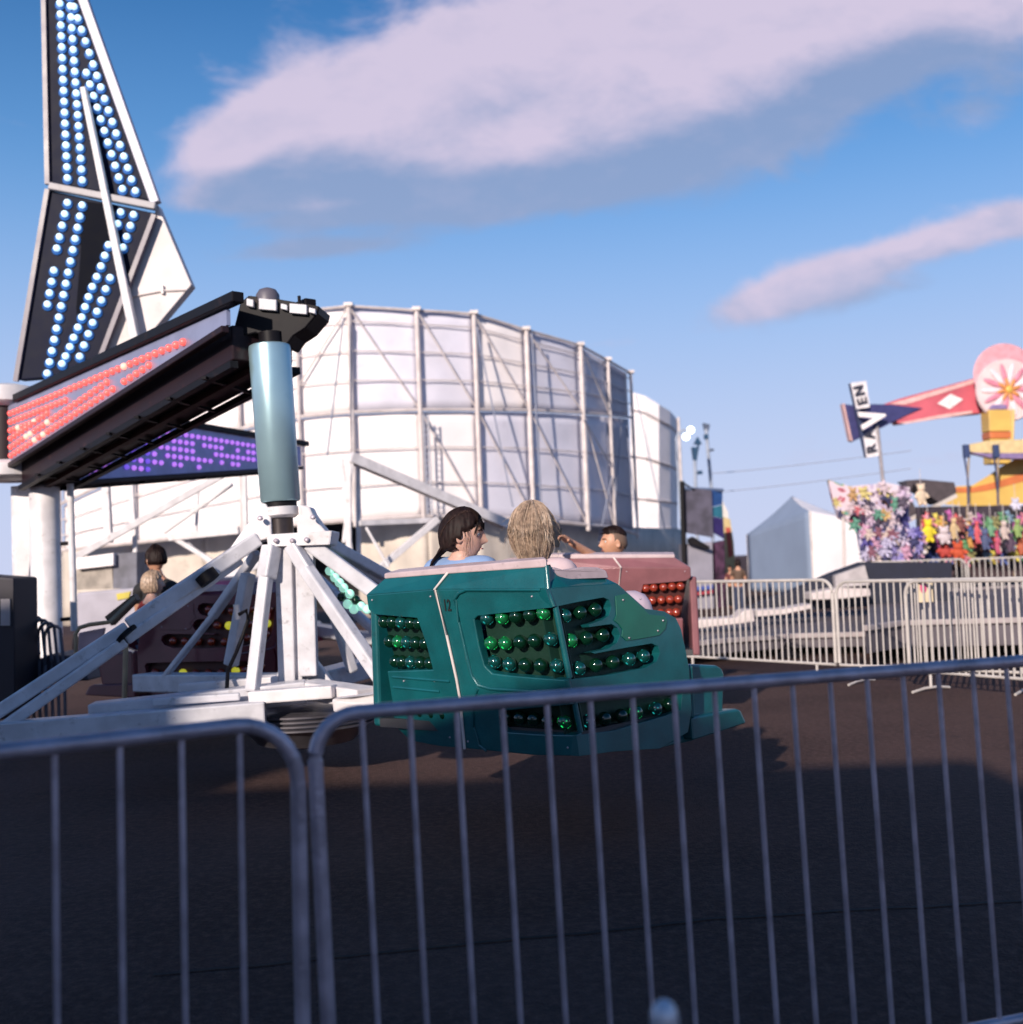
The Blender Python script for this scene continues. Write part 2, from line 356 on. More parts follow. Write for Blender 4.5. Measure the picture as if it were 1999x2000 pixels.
# near pair
def rail_pt(x, y, z):
    p = G(x, y, z); return V((p.x, p.y, 0))
a = rail_pt(690, 1392, 1.085); c = rail_pt(1985, 1292, 1.085); dd_ = (c - a).normalized()
pL = a - dd_ * 0.098
barrier(pL, pL + dd_ * 2.75, 1.085, 0.1215, 'near steel crowd barrier running along the lower right of the photo', start=0.12, rad=0.11, lean=V((0.02, 0.0, 0)))
a = rail_pt(440, 1420, 1.085); c = rail_pt(60, 1462, 1.085); d2 = (c - a).normalized()
pR = a - d2 * 0.175
barrier(pR + d2 * 2.3, pR, 1.085, 0.135, 'near steel crowd barrier at the lower left, its rounded corner beside the longer one', start=2.3 - 0.14 - 0.135 * 15, lean=V((-0.01, 0, 0)), rad=0.15)
# post top in the foreground
p = P(1297, 1952, 1.62); t = thing('metal_post', (p.x, p.y, 0), 'short pale metal post with a rounded cap, poking up at the bottom edge', 'post')
MB().tube([(p.x, p.y, 0), (p.x, p.y, p.z - 0.03)], 0.0185, 16).build('tube', GALV, t, smooth=True)
MB().lathe((p.x, p.y, p.z - 0.03), [(0.0195, -0.012), (0.0205, 0.0), (0.0195, 0.012), (0.015, 0.022), (0.008, 0.028), (0.001, 0.03)], 20).build('cap', mat('pale post cap', (0.62, 0.62, 0.66), 0.35, 0.3, dirt=0.4, scale=40), t, smooth=True)
MB().lathe((p.x, p.y, 0), [(0.11, 0), (0.11, 0.012), (0.03, 0.02), (0.022, 0.05)], 20).build('base', GALV, t, smooth=True)

# far barriers
a = rail_pt(1318, 1137, 1.12); c = rail_pt(1660, 1132, 1.12)
barrier(a, a + (c - a).normalized() * 2.35, 1.12, 0.086, 'pale crowd barrier behind the teal car, in front of the platform', r_bar=0.010, m=FARGALV, zb=0.19, group='pale barriers on the far side', n=8)
q0 = a + (c - a).normalized() * 2.4
barrier(q0, q0 + V((1.55, -1.6, 0)), 1.10, 0.075, 'pale crowd barrier turning towards the viewer, middle one of the far row', r_bar=0.009, m=FARGALV, zb=0.19, group='pale barriers on the far side', n=8)
a = rail_pt(1768, 1135, 1.10); c = rail_pt(2040, 1133, 1.10)
barrier(a, a + (c - a).normalized() * 2.4, 1.10, 0.074, 'bright pale crowd barrier at the right edge with a small sticker on its bars', r_bar=0.010, m=FARGALV, zb=0.19, group='pale barriers on the far side', n=8)
stk = P(1808, 1153, a.y - 0.1)
sk = thing('sticker_sign', stk, 'small cream sign with pink marks fixed on the right barrier', 'sign')
MB().box(stk, (0.15, 0.012, 0.24)).build('board', mat('cream card', (0.6, 0.5, 0.35), 0.6), sk)
MB().sphere(stk + V((-0.02, -0.008, .03)), (0.035, 0.004, 0.06), 12, 8).build('mark', mat('pink mark', (0.55, 0.08, 0.2), 0.6), sk)
for i, (x0, x1, D) in enumerate([(1690, 1880, 24.5), (1885, 2080, 23.5)]):
    p0 = xy(x0, D); p1 = xy(x1, D - .5)
    barrier(p0, p1, 1.15, 0.115, ['distant crowd barrier seen just above the bright right one, left of the pair', 'distant crowd barrier behind the bright right one, at the photo edge'][i], r_bar=0.012, m=FARGALV, zb=0.19, group='distant barriers', n=6)

# ------------------------------------------------------------------ the white drum-shaped building
st = [(120, 27.9, 895, 1075), (260, 27.0, 775, 1060), (466, 26.0, 655, 1037), (580, 25.7, 610, 1024), (682, 25.6, 599, 1017), (814, 25.9, 607, 1009), (925, 26.5, 614, 1010), (1027, 27.4, 645, 1016), (1132, 28.8, 675, 1026), (1185, 30.2, 704, 1031), (1229, 32.2, 729, 1043)]
tops = [P(x, y, D) for x, D, y, yb in st]; bots = []
for (x, D, y, yb), tp in zip(st, tops):
    bz = P(x, yb, D).z; bots.append(V((tp.x, tp.y, bz)))
def at_y(i, yp):                # a point on post i at photo height yp
    x, D, y, yb = st[i]; z = P(x, yp, D).z; return V((tops[i].x, tops[i].y, z))
bld = thing('ride_enclosure', (-4, 30, 0), 'large white drum-shaped ride building of tarpaulin panels on a scaffold frame', 'building')
midy = [985, 920, 838, 815, 806, 801, 801, 802, 807, 811, 816]
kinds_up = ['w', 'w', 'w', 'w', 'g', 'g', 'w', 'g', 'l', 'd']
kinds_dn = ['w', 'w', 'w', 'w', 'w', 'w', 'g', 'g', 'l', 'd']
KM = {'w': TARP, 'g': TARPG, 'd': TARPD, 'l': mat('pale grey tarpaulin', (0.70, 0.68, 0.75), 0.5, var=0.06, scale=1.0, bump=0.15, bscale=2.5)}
def tarp(a, b_, c, d, m, bulge):   # a,b bottom; c,d top (b->c, a->d)
    mb = MB(); n = 10
    nrm = (b_ - a).cross(V((0, 0, 1))).normalized()
    for j in range(n + 1):
        for i in range(n + 1):
            u, v = i / n, j / n
            p = (a.lerp(b_, u)).lerp(d.lerp(c, u), v)
            q = math.sin(math.pi * u) * bulge * (0.7 + 0.5 * noise.noise(p * 0.9)) + 0.02 * noise.noise(p * 1.7) * math.sin(math.pi * u)
            mb.v.append(p + nrm * (q - 0.07))
    mb.f = [(j * (n + 1) + i, j * (n + 1) + i + 1, (j + 1) * (n + 1) + i + 1, (j + 1) * (n + 1) + i) for j in range(n) for i in range(n)]
    o = mb.build('tarp_panel', m, bld, smooth=True); sm = o.modifiers.new('s', 'SOLIDIFY'); sm.thickness = 0.02; return o
for i in range(len(st) - 1):
    m0, m1 = at_y(i, midy[i]), at_y(i + 1, midy[i + 1]); g_ = V((0, 0, 0.04))
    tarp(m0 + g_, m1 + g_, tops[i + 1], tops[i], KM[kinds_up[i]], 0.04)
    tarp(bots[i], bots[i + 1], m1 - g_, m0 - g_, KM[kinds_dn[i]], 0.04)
for i in range(len(st)):
    out = (tops[i] - V((-5, 38, tops[i].z))).normalized() * 0.06
    MB().tube([bots[i] + out + V((0, 0, -.15)), tops[i] + out], 0.058 if i in (4, 5, 6, 7, 8) else 0.045, 8).build('post', SCAF, bld, smooth=True)
    MB().box(tops[i] + out + V((0, 0, .03)), (0.2, 0.2, 0.08)).build('post_cap', SCAF, bld)
fr = [0.0, 0.17, 0.34]            # rails
for i in range(len(st) - 1):
    o0 = (tops[i] - V((-5, 38, tops[i].z))).normalized() * 0.05
    for k_, rr in ((0.0, .035), (0.14, .016), (0.42, .016), (0.7, .016)):
        m0, m1 = at_y(i, midy[i]), at_y(i + 1, midy[i + 1])
        MB().tube([tops[i].lerp(m0, k_) + o0, tops[i + 1].lerp(m1, k_) + o0], rr, 6).build('rail', SCAF, bld, smooth=True)
    for k_, rr in ((0.0, .04), (0.35, .016), (0.68, .016), (1.0, .05)):
        MB().tube([m0.lerp(bots[i], k_) + o0, m1.lerp(bots[i + 1], k_) + o0], rr, 6).build('rail', SCAF, bld, smooth=True)
    if i in (3, 4, 5, 6, 7, 8):
        a_, b_ = (tops[i], at_y(i + 1, midy[i + 1])) if i != 3 else (tops[i + 1], at_y(i, midy[i] - 60))
        MB().tube([a_ + o0 * 1.2, b_ + o0 * 1.2], 0.022, 6).build('brace', SCAF, bld, smooth=True)
        if i in (5, 6, 7, 8): MB().tube([at_y(i, midy[i]) + o0 * 1.2, bots[i + 1] + o0 * 1.2], 0.022, 6).build('brace', SCAF, bld, smooth=True)
# guy ropes and a ladder on the facade
mb = MB()
for (x0, y0, x1, y1, D0, D1) in [(932, 640, 1003, 990, 26.2, 26.0), (1040, 650, 1058, 990, 27.1, 26.9), (1140, 690, 1192, 800, 28.5, 29.9), (1142, 820, 1192, 905, 28.5, 29.9), (672, 620, 640, 890, 25.2, 24.6),
                                 (1196, 930, 1170, 1060, 30.0, 29.4), (1215, 820, 1200, 1010, 30.9, 30.4), (1243, 770, 1300, 1035, 38, 37), (1225, 830, 1245, 1030, 31.4, 31.0)]:
    MB().tube([P(x0, y0, D0), P(x1, y1, D1)], 0.022, 5).build('guy_cable', mat('guy cable', (0.22, 0.24, 0.32), 0.6), bld, smooth=True)
mb = MB()
for dx in (0, 9): mb.tube([P(828 + dx, 810, 25.6), P(836 + dx, 1005, 25.6)], 0.02, 5)
for k_ in range(16): mb.tube([P(828.5 + k_ * .5, 815 + 12 * k_, 25.6), P(837 + k_ * .5, 814.5 + 12 * k_, 25.6)], 0.012, 5)
mb.build('ladder', mat('ladder grey', (0.35, 0.36, 0.42), 0.5), bld)
# canvas skirt and dark underside
sk0 = [(120, 28.6, 1062, 1190), (260, 27.6, 1050, 1190), (400, 26.8, 1042, 1200), (500, 26.4, 1030, 1200), (698, 26.2, 1020, 1200), (836, 26.0, 1004, 1190), (931, 26.5, 1000, 1190), (1089, 28.3, 1008, 1190), (1190, 30.6, 1028, 1170), (1340, 38, 1034, 1150)]
for i in range(len(sk0) - 1):
    x0, D0, a0, b0 = sk0[i]; x1, D1, a1, b1 = sk0[i + 1]
    A0, A1 = P(x0, a0, D0 + .5), P(x1, a1, D1 + .5); B0, B1 = V((A0.x, A0.y, 0.25)), V((A1.x, A1.y, 0.25))
    if i == 3: continue
    mb = MB(); n = 12
    for j in (0, 1, 2, 3):
        for q in range(n + 1):
            pp = (B0.lerp(B1, q / n)).lerp(A0.lerp(A1, q / n), j / 3); mb.v.append(pp + V((0, -0.03 * math.sin(q * 1.9) - .03 * noise.noise(pp), 0)))
    mb.f = [(j * (n + 1) + q, j * (n + 1) + q + 1, (j + 1) * (n + 1) + q + 1, (j + 1) * (n + 1) + q) for j in range(3) for q in range(n)]
    o = mb.build('canvas_skirt', SKIRT, bld, smooth=True); o.modifiers.new('s', 'SOLIDIFY').thickness = 0.02
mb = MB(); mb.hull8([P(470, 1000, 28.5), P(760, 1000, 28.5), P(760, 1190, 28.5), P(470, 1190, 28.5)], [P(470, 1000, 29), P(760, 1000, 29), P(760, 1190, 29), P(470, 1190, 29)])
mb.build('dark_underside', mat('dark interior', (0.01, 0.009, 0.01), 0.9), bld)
# back part of the enclosure
bk = [(1232, 765, 1042), (1262, 774, 1041), (1288, 790, 1040), (1310, 803, 1039), (1324, 820, 1038)]
Ds = [45, 44.3, 44.5, 45.5, 48]
b2 = thing('rear_enclosure', (6, 46, 0), 'tall white tarpaulin block standing behind the right end of the drum building', 'building')
mb = MB(); 
for (x, y, yb), D in zip(bk, Ds): mb.v += [P(x, yb, D), P(x, y, D)]
mb.f = [(2 * i, 2 * i + 2, 2 * i + 3, 2 * i + 1) for i in range(len(bk) - 1)]
o = mb.build('tarp_wall', TARP, b2); o.modifiers.new('s', 'SOLIDIFY').thickness = 0.05
mb = MB()
for yf in (0.12, 0.45, 0.75, 0.97):
    for i in range(len(bk) - 1):
        p0 = P(bk[i][0], bk[i][1] + (bk[i][2] - bk[i][1]) * yf, Ds[i] - .1); p1 = P(bk[i + 1][0], bk[i + 1][1] + (bk[i + 1][2] - bk[i + 1][1]) * yf, Ds[i + 1] - .1)
        mb.tube([p0, p1], 0.045, 5)
mb.tube([P(1326, 815, 45), P(1338, 1105, 45)], 0.06, 6)
mb.build('frame', SCAF, b2)
mb = MB()
for x in range(1236, 1334, 22): mb.prism([P(x, 1040, 46.5), P(x + 16, 1040, 46.5), P(x + 22, 1110, 46.5), P(x + 6, 1110, 46.5)], (0, .2, 0))
mb.build('lower_drape', SKIRT, b2)

# free-standing steel in front of the building
def tubes(name, label, cat, items, m, group=None, org=None):
    t = thing(name, org, label, cat, group)
    for (nm, x0, y0, D0, x1, y1, D1, wd) in items:
        p, q = P(x0, y0, D0), P(x1, y1, D1); MB().beam(p, q, wd, wd).build(nm, m, t, bevel=0.01)
    return t
tubes('support_frame', 'white steel truss leaning against the drum building, with a long sloping beam', 'truss',
      [('post', 668, 896, 20, 690, 1112, 20, .07), ('post', 682, 893, 20, 682, 1112, 20, .10), ('post', 700, 896, 20.3, 702, 1100, 20.3, .08), ('post', 690, 893, 20, 672, 1060, 20, .06),
       ('long_beam', 684, 893, 20, 990, 1024, 22, .19), ('strut', 856, 1014, 21, 742, 1110, 20.5, .12), ('cross_bar', 702, 1022, 20.2, 850, 1016, 21.2, .10),
       ('thin_brace', 716, 1030, 20.2, 760, 1108, 20.2, .05)], WHITE, org=P(690, 1112, 20) - V((0, 0, .6)))
tubes('support_frame', 'white steel truss with crossing braces behind the ride column at the left', 'truss',
      [('brace', 440, 925, 18, 150, 1088, 17.5, .11), ('brace', 455, 945, 18.4, 320, 1040, 18.4, .07), ('bar', 468, 1036, 18.2, 331, 1050, 18.2, .12), ('post', 258, 945, 18, 270, 1160, 18, .07),
       ('post', 208, 945, 18, 214, 1060, 18, .12), ('post', 388, 950, 18.4, 384, 1040, 18.4, .05), ('post', 478, 930, 18, 482, 1100, 18, .08), ('brace', 340, 1050, 18.2, 430, 1105, 18.2, .08), ('brace', 362, 1055, 18.3, 415, 1105, 18.3, .05)],
      WHITE, org=P(300, 1160, 18) - V((0, 0, .6)))

# ------------------------------------------------------------------ the spinning ride: tower, booms, spider, cars
HUB = xy(75, 11.5); TIP = xy(527, 7.77)
bdir0 = (TIP - HUB); BLEN = bdir0.length; BANG = math.atan2(bdir0.y, bdir0.x)
tw = thing('ride_tower', HUB, 'tall white central columns of the spinning ride carrying its booms', 'ride column')
MB().lathe(P(94, 1282, 11.4), [(0.17, 0), (0.15, .03), (0.15, 1.75)], 28).build('column', WHITE, tw, smooth=True)
MB().lathe(P(48, 1290, 11.7), [(0.15, 0), (0.10, .06), (0.10, 1.85)], 28).build('column', WHITE, tw, smooth=True)
MB().prism([P(31, 950, 11.6), P(66, 950, 11.6), P(64, 1060, 11.6), P(40, 1290, 11.6), P(33, 1200, 11.6)], (0, .12, 0)).build('gusset', WHITE, tw, bevel=.01)
MB().tube([P(138, 945, 11.2), P(146, 1232, 11.2)], 0.035, 10).build('pipe', WHITE, tw, smooth=True)
MB().tube([P(120, 1062, 11.2), P(146, 1060, 11.2)], 0.02, 8).tube([P(120, 1210, 11.2), P(146, 1208, 11.2)], 0.02, 8).build('pipe_clamp', BLACK, tw, smooth=True)
hb = P(20, 928, 11.5)
MB().lathe((hb.x, hb.y, hb.z - .06), [(0.30, 0), (0.36, .04), (0.36, .16), (0.28, .2)], 36).build('hub_ring', WHITE, tw, smooth=True)
MB().lathe((hb.x, hb.y, hb.z + .1), [(0.26, 0), (0.26, .62)], 36).build('hub_drum', BROWN, tw, smooth=True)
MB().lathe((hb.x, hb.y, hb.z + .70), [(0.30, 0), (0.36, .05), (0.36, .2), (0.1, .26)], 36).build('hub_ring', WHITE, tw, smooth=True)
MB().prism([P(58, 1330, 10.6), P(75, 1290, 10.6), P(95, 1278, 10.6), P(150, 1282, 10.6), P(175, 1330, 10.6)], (0, .6, 0)).build('base_cover', mat('dark blue cover', (0.05, 0.05, 0.07), 0.6), tw, bevel=.02)
mb = MB()
for k_ in range(6):
    a = P(28 + 12 * k_, 1225 + 6 * k_, 10.8 - .05 * k_); pts = [a + V((0.16 * (1 - math.cos(t * math.pi / 10)) / 1.2, -.02 * t, 0.16 * math.sin(t * math.pi / 10) - (.03 * t if t > 7 else 0))) for t in range(11)]
    mb.tube([V((a.x, a.y, .1))] + pts + [V((pts[-1].x, pts[-1].y, .1))], 0.016, 6)
hs_ = mb.build('hose_bundle', mat('grey hose', (0.12, 0.12, 0.15), 0.45), None, smooth=True)
tag(hs_, 'bundle of looping grey hoses beside the white ride columns', 'hose')

LBULB = mat('red lamp glass', (0.8, 0.10, 0.10), 0.25, emit=(1.0, 0.13, 0.10), es=0.85)
LBULB2 = mat('hot red lamp glass', (0.9, 0.4, 0.3), 0.25, emit=(1.0, 0.40, 0.30), es=1.0)
PBULB = mat('violet lamp glass', (0.45, 0.2, 0.75), 0.25, emit=(0.62, 0.24, 1.0), es=0.75)
PBULB2 = mat('blue violet lamp glass', (0.2, 0.12, 0.6), 0.25, emit=(0.22, 0.12, 0.85), es=0.7)
PANEL = mat('grey blue sheet metal', (0.29, 0.30, 0.42), 0.32, 0.35, dirt=0.3, dirtc=(0.12, 0.12, 0.16), scale=3)
def boom(ang, bmats, label, nm='ride_boom', deep=False, panel=PANEL):
    d = V((math.cos(ang), math.sin(ang), 0)); n = V((d.y, -d.x, 0))   # n: the lamp side
    t = thing(nm, HUB + V((0, 0, 2.6)), label, 'ride boom', 'booms of the spinning ride')
    def Q(s, o, z): return HUB + d * s + n * o + V((0, 0, z))
    L = BLEN; hw = 0.27
    zt = 3.30
    def zb(s): return 2.44 + (2.95 - 2.44) * s / L
    def zp(s): return (zb(s) + .04) if deep else 2.66 + (3.17 - 2.66) * s / L
    # deep main beam, closed below, a shade narrower than the lamp panel line
    b = MB(); b.hull8([Q(0.15, -hw, zb(0)), Q(0.15, hw - .06, zb(0)), Q(0.15, hw - .06, zt - .08), Q(0.15, -hw, zt - .08)], [Q(L - .08, -hw, zb(L)), Q(L - .08, hw - .06, zb(L)), Q(L - .08, hw - .06, zt - .1), Q(L - .08, -hw, zt - .1)])
    b.build('main_beam', BROWN, t, bevel=.012)
    for o_ in (-hw - .03, -0.0, hw - .07):
        MB().beam(Q(0.1, o_, zb(0) - .03), Q(L - .08, o_, zb(L) - .03), .06, .05).build('lower_flange', BLACK if o_ else mat('rusty steel', (0.07, 0.025, 0.018), 0.6), t)
    for k_ in range(7):
        s = 0.5 + k_ * .62; MB().beam(Q(s, -hw, zb(s) - .035), Q(s + .3, hw, zb(s + .3) - .035), .04, .02).build('cross_brace', BLACK, t)
    # lamp panel
    b = MB(); e = 0.03
    b.hull8([Q(0.05, hw, zp(0)), Q(0.05, hw + e, zp(0)), Q(0.05, hw + e, zt - .04), Q(0.05, hw, zt - .04)], [Q(L + .02, hw, zp(L) + .0), Q(L + .02, hw + e, zp(L)), Q(L + .02, hw + e, zt - .02), Q(L + .02, hw, zt - .02)])
    pn = b.build('lamp_panel', panel, t)
    MB().beam(Q(0.35, hw + .03, zt + .0), Q(L + .20, hw + .03, zt + .03), .09, .075).build('top_rail', BLACK, t, bevel=.008)
    MB().beam(Q(0.05, hw + .04, zp(0) - .03), Q(L + .02, hw + .04, zp(L) - .03), .06, .05).build('bottom_rail', BROWN, t, bevel=.008)
    MB().beam(Q(0.4, -hw, zt), Q(L + .2, -hw, zt + .05), .09, .085).build('top_rail', BLACK, t, bevel=.008)
    # lamps in rows, the lower rows parallel to the lower edge
    spots = []
    for row in range(8 if deep else 6):
        s = 0.16
        while s < L - .42:
            top, bot = zt - .13, zp(s) + .06
            if row < 3: z = top - row * .088
            else: z = bot + (row - 3) * .088
            okk = (z >= bot - .001) if row == 0 else (z > bot + .05 if row < 3 else z < top - .06)
            if row == 1 and s > 2.9: okk = False
            if row == 2 and s > 1.9: okk = False
            if row == 4 and s > 3.1: okk = False
            if row == 5 and s > 1.3: okk = False
            if row in (1, 2) and z < bot + .17: okk = False
            if deep: z = top - row * .095; okk = z > bot and random.random() > .13
            if okk and random.random() > .03: spots.append((s, z))
            s += 0.125
    spots.sort(key=lambda a: -a[0])
    rest = MB()
    for i, (s, z) in enumerate(spots):
        p = Q(s, hw + e + .012, z); m_ = bmats[1] if (random.random() < (.36 if s < 1.5 and z < 3.0 else .02)) else bmats[0]
        if i < 100: bulb(p, .029, m_, pn)
        else: rest.sphere(p, .029, 10, 6)
    if rest.v:
        o = rest.build('bulb_field', bmats[0], pn, smooth=True); o['kind'] = 'stuff'
    return t, Q
boomA, QA = boom(BANG, (LBULB, LBULB2), 'near boom of the spinning ride, its side panel covered with red lamps')
boomB, QB = boom(BANG + R(120), (PBULB, PBULB2), 'far boom of the spinning ride, its side panel covered with violet lamps', deep=True, panel=mat('blue sheet metal', (0.24, 0.27, 0.50), 0.35, 0.3))
# steel at the near boom tip
D = 7.75
MB().prism([P(470, 590, D), P(486, 577, D), P(545, 584, D), P(625, 598, D), P(622, 612, D), P(598, 640, D), P(575, 655, D), P(560, 675, D), P(500, 650, D), P(452, 662, D)], (.03, .30, 0)).build('end_frame', BLACK, boomA, bevel=.01)
for (x0, y0, x1, y1) in [(506, 582, 541, 607), (549, 592, 562, 606), (482, 582, 496, 600), (566, 592, 600, 614), (604, 600, 617, 613)]:
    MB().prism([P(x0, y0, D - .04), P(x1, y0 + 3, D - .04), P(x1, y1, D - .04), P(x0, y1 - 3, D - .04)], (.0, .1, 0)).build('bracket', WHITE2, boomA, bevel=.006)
MB().lathe(P(524, 584, D + .06), [(.085, -.02), (.083, .03), (.06, .065), (.02, .08), (.001, .082)], 24).build('motor_cap', mat('grey motor cap', (0.10, 0.09, 0.11), 0.45), boomA, smooth=True)
MB().tube([P(586, 592, D), P(585, 578, D)], .012, 8).build('pin', BLACK, boomA, smooth=True)
MB().prism([P(430, 655, D + .1), P(450, 640, D + .1), P(480, 646, D + .1), P(505, 652, D + .1), P(470, 662, D + .1)], (0, .05, 0)).build('tip_plate', WHITE2, boomA)

# -- spindle and spider
CX = xy(576, 7.77)
def spindle(label, cyl_mat, g2=None):
    t = thing('ride_spindle', CX + V((0, 0, .3)), label, 'ride spindle', 'spindles hanging from the booms')
    D = 7.77
    top, bot = P(527, 674, D), P(549, 980, D); ax = (top - bot); Lc = ax.length
    MB().tube([P(529, 650, D), P(531, 676, D)], .085, 20).build('shaft', BLACK, t, smooth=True)
    MB().lathe(bot, [(.130, 0), (.139, .012), (.1485, Lc - .03), (.144, Lc - .008), (.13, Lc)], 48, ax).build('cylinder', cyl_mat, t, smooth=True, )
    MB().lathe(P(549, 990, D), [(.115, 0), (.115, .045)], 32, ax).build('collar', BLACK, t, smooth=True)
    MB().lathe(P(550, 1012, D), [(.10, 0), (.125, .02), (.125, .075), (.10, .085)], 32, ax).build('collar', WHITE, t, smooth=True)
    MB().lathe(P(552, 1050, D), [(.085, 0), (.085, .15)], 32, ax).build('bearing', mat('greasy steel', (0.05, 0.04, 0.04), 0.35, 0.5, dirt=.6), t, smooth=True)
    MB().prism([P(506, 982, D - .1), P(521, 984, D - .1), P(530, 1004, D - .1), P(532, 1050, D - .1), P(490, 1062, D - .1), P(455, 1095, D - .1), P(450, 1070, D - .1), P(478, 1030, D - .1), P(496, 1008, D - .1)], (0, .2, 0)).build('yoke_cheek', WHITE, t, bevel=.012)
    MB().prism([P(584, 984, D - .1), P(606, 990, D - .1), P(612, 1004, D - .1), P(626, 1024, D - .1), P(640, 1040, D - .1), P(600, 1050, D - .1), P(582, 1048, D - .1), P(580, 1024, D - .1), P(589, 1004, D - .1)], (0, .2, 0)).build('yoke_cheek', WHITE, t, bevel=.012)
    MB().prism([P(520, 1044, D - .16), P(650, 1036, D - .16), P(646, 1064, D - .16), P(524, 1068, D - .16)], (0, .34, 0)).build('head_plate', WHITE, t, bevel=.012)
    for (x, y) in [(509, 1012), (612, 1010), (540, 1056), (600, 1054), (572, 1056)]:
        MB().lathe(P(x, y, D - .17), [(.018, -.02), (.018, .01), (.008, .016)], 8, V((0, -1, 0))).build('bolt', GALV, t)
    # centre column
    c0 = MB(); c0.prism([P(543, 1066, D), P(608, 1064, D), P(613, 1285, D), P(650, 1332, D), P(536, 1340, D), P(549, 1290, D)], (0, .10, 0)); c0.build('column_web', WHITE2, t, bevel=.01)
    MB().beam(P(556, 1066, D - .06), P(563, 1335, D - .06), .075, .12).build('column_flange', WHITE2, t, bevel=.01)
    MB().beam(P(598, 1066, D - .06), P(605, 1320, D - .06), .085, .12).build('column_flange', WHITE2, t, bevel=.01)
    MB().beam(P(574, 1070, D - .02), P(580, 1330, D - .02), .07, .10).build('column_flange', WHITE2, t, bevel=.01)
    # struts:  x0,y0,D0 -> x1,y1,D1, width
    ST = [(505, 1052, 7.7, 252, 1222, 7.35, .12), (470, 1092, 7.68, 246, 1250, 7.30, .085), (250, 1225, 7.34, -30, 1408, 7.05, .10), (246, 1252, 7.3, -20, 1440, 7.0, .085),
          (503, 1080, 7.9, 415, 1205, 8.3, .075), (415, 1205, 8.3, 318, 1328, 8.7, .055), (532, 1066, 7.65, 521, 1130, 7.6, .125), (521, 1120, 7.6, 494, 1352, 7.4, .095),
          (486, 1120, 7.9, 452, 1300, 8.0, .10), (570, 1064, 7.65, 605, 1120, 7.6, .11), (600, 1112, 7.6, 760, 1345, 7.15, .105), (604, 1060, 7.7, 745, 1165, 7.7, .12),
          (638, 1060, 7.85, 760, 1128, 8.6, .10), (632, 1072, 7.9, 750, 1140, 8.6, .07), (648, 1180, 8.0, 690, 1312, 8.1, .085), (760, 1335, 7.15, 772, 1372, 7.1, .09)]
    for (x0, y0, D0, x1, y1, D1, wd) in ST:
        wd *= .86
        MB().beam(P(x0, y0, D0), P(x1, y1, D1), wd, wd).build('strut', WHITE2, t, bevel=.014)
    for (x0, y0, D0, x1, y1, D1, wd, hh, m_, nm) in [
        (600, 1350, 7.55, 180, 1395, 7.35, .20, .15, WHITE2, 'floor_arm'), (520, 1392, 7.3, -60, 1440, 7.0, .16, .16, WHITE2, 'floor_arm'), (600, 1345, 7.6, 720, 1362, 7.2, .2, .12, WHITE, 'floor_arm'),
        (560, 1335, 7.9, 280, 1332, 9.0, .2, .14, WHITE2, 'floor_arm'), (600, 1335, 7.9, 760, 1292, 8.8, .2, .14, WHITE2, 'floor_arm'), (492, 1362, 7.35, 655, 1350, 7.25, .12, .085, WHITE, 'cross_arm'),
        (350, 1345, 7.6, 545, 1330, 7.7, .06, .07, WHITE, 'cross_arm'), (300, 1372, 7.2, 470, 1360, 7.3, .05, .05, WHITE2, 'cross_arm')]:
        MB().beam(P(x0, y0, D0), P(x1, y1, D1), wd, hh).build(nm, m_, t, bevel=.012)
    MB().prism([P(648, 1366, 7.1), P(682, 1362, 7.0), P(770, 1352, 6.95), P(780, 1375, 6.95), P(764, 1386, 6.95), P(684, 1396, 7.0), P(652, 1392, 7.1)], (.03, .25, 0)).build('arm_end_box', WHITE, t, bevel=.015)
    MB().tube([P(764, 1366, 6.98), P(788, 1362, 6.98)], .03, 12).build('pin', WHITE, t, smooth=True)
    prof = []
    for k_ in range(4):
        z = .36 + k_ * .030; prof += [(.47, z), (.50, z + .006), (.50, z + .018), (.47, z + .024)]
    MB().lathe(CX + V((.02, .1, 0)), [(.12, .20), (.34, .24), (.42, .33)] + prof + [(.3, .49)], 64).build('ribbed_drum', mat('ribbed aluminium', (0.16, 0.15, 0.17), 0.35, 0.7, dirt=.4), t, smooth=True, auto=20)
    MB().tube([P(468, 1200, 7.7), P(482, 1192, 7.68), P(486, 1210, 7.68), P(476, 1240, 7.68), P(462, 1275, 7.66), P(446, 1310, 7.6), P(444, 1345, 7.5)], .014, 8).build('cable', BLACK, t, smooth=True)
    MB().tube([P(462, 1180, 7.8), P(466, 1210, 7.8)], .022, 8).build('clamp', WHITE, t, smooth=True)
    return t
sp1 = spindle('near ride spindle, a teal cylinder above a white spider of sloping struts', CYL)
MB().tube([P(400, 1120, 7.48), P(412, 1135, 7.48)], .075, 16).build('strut_clamp', BLACK, sp1, smooth=True)
MB().tube([P(246, 1236, 7.3), P(252, 1242, 7.3)], .08, 16).build('strut_clamp', BLACK, sp1, smooth=True)
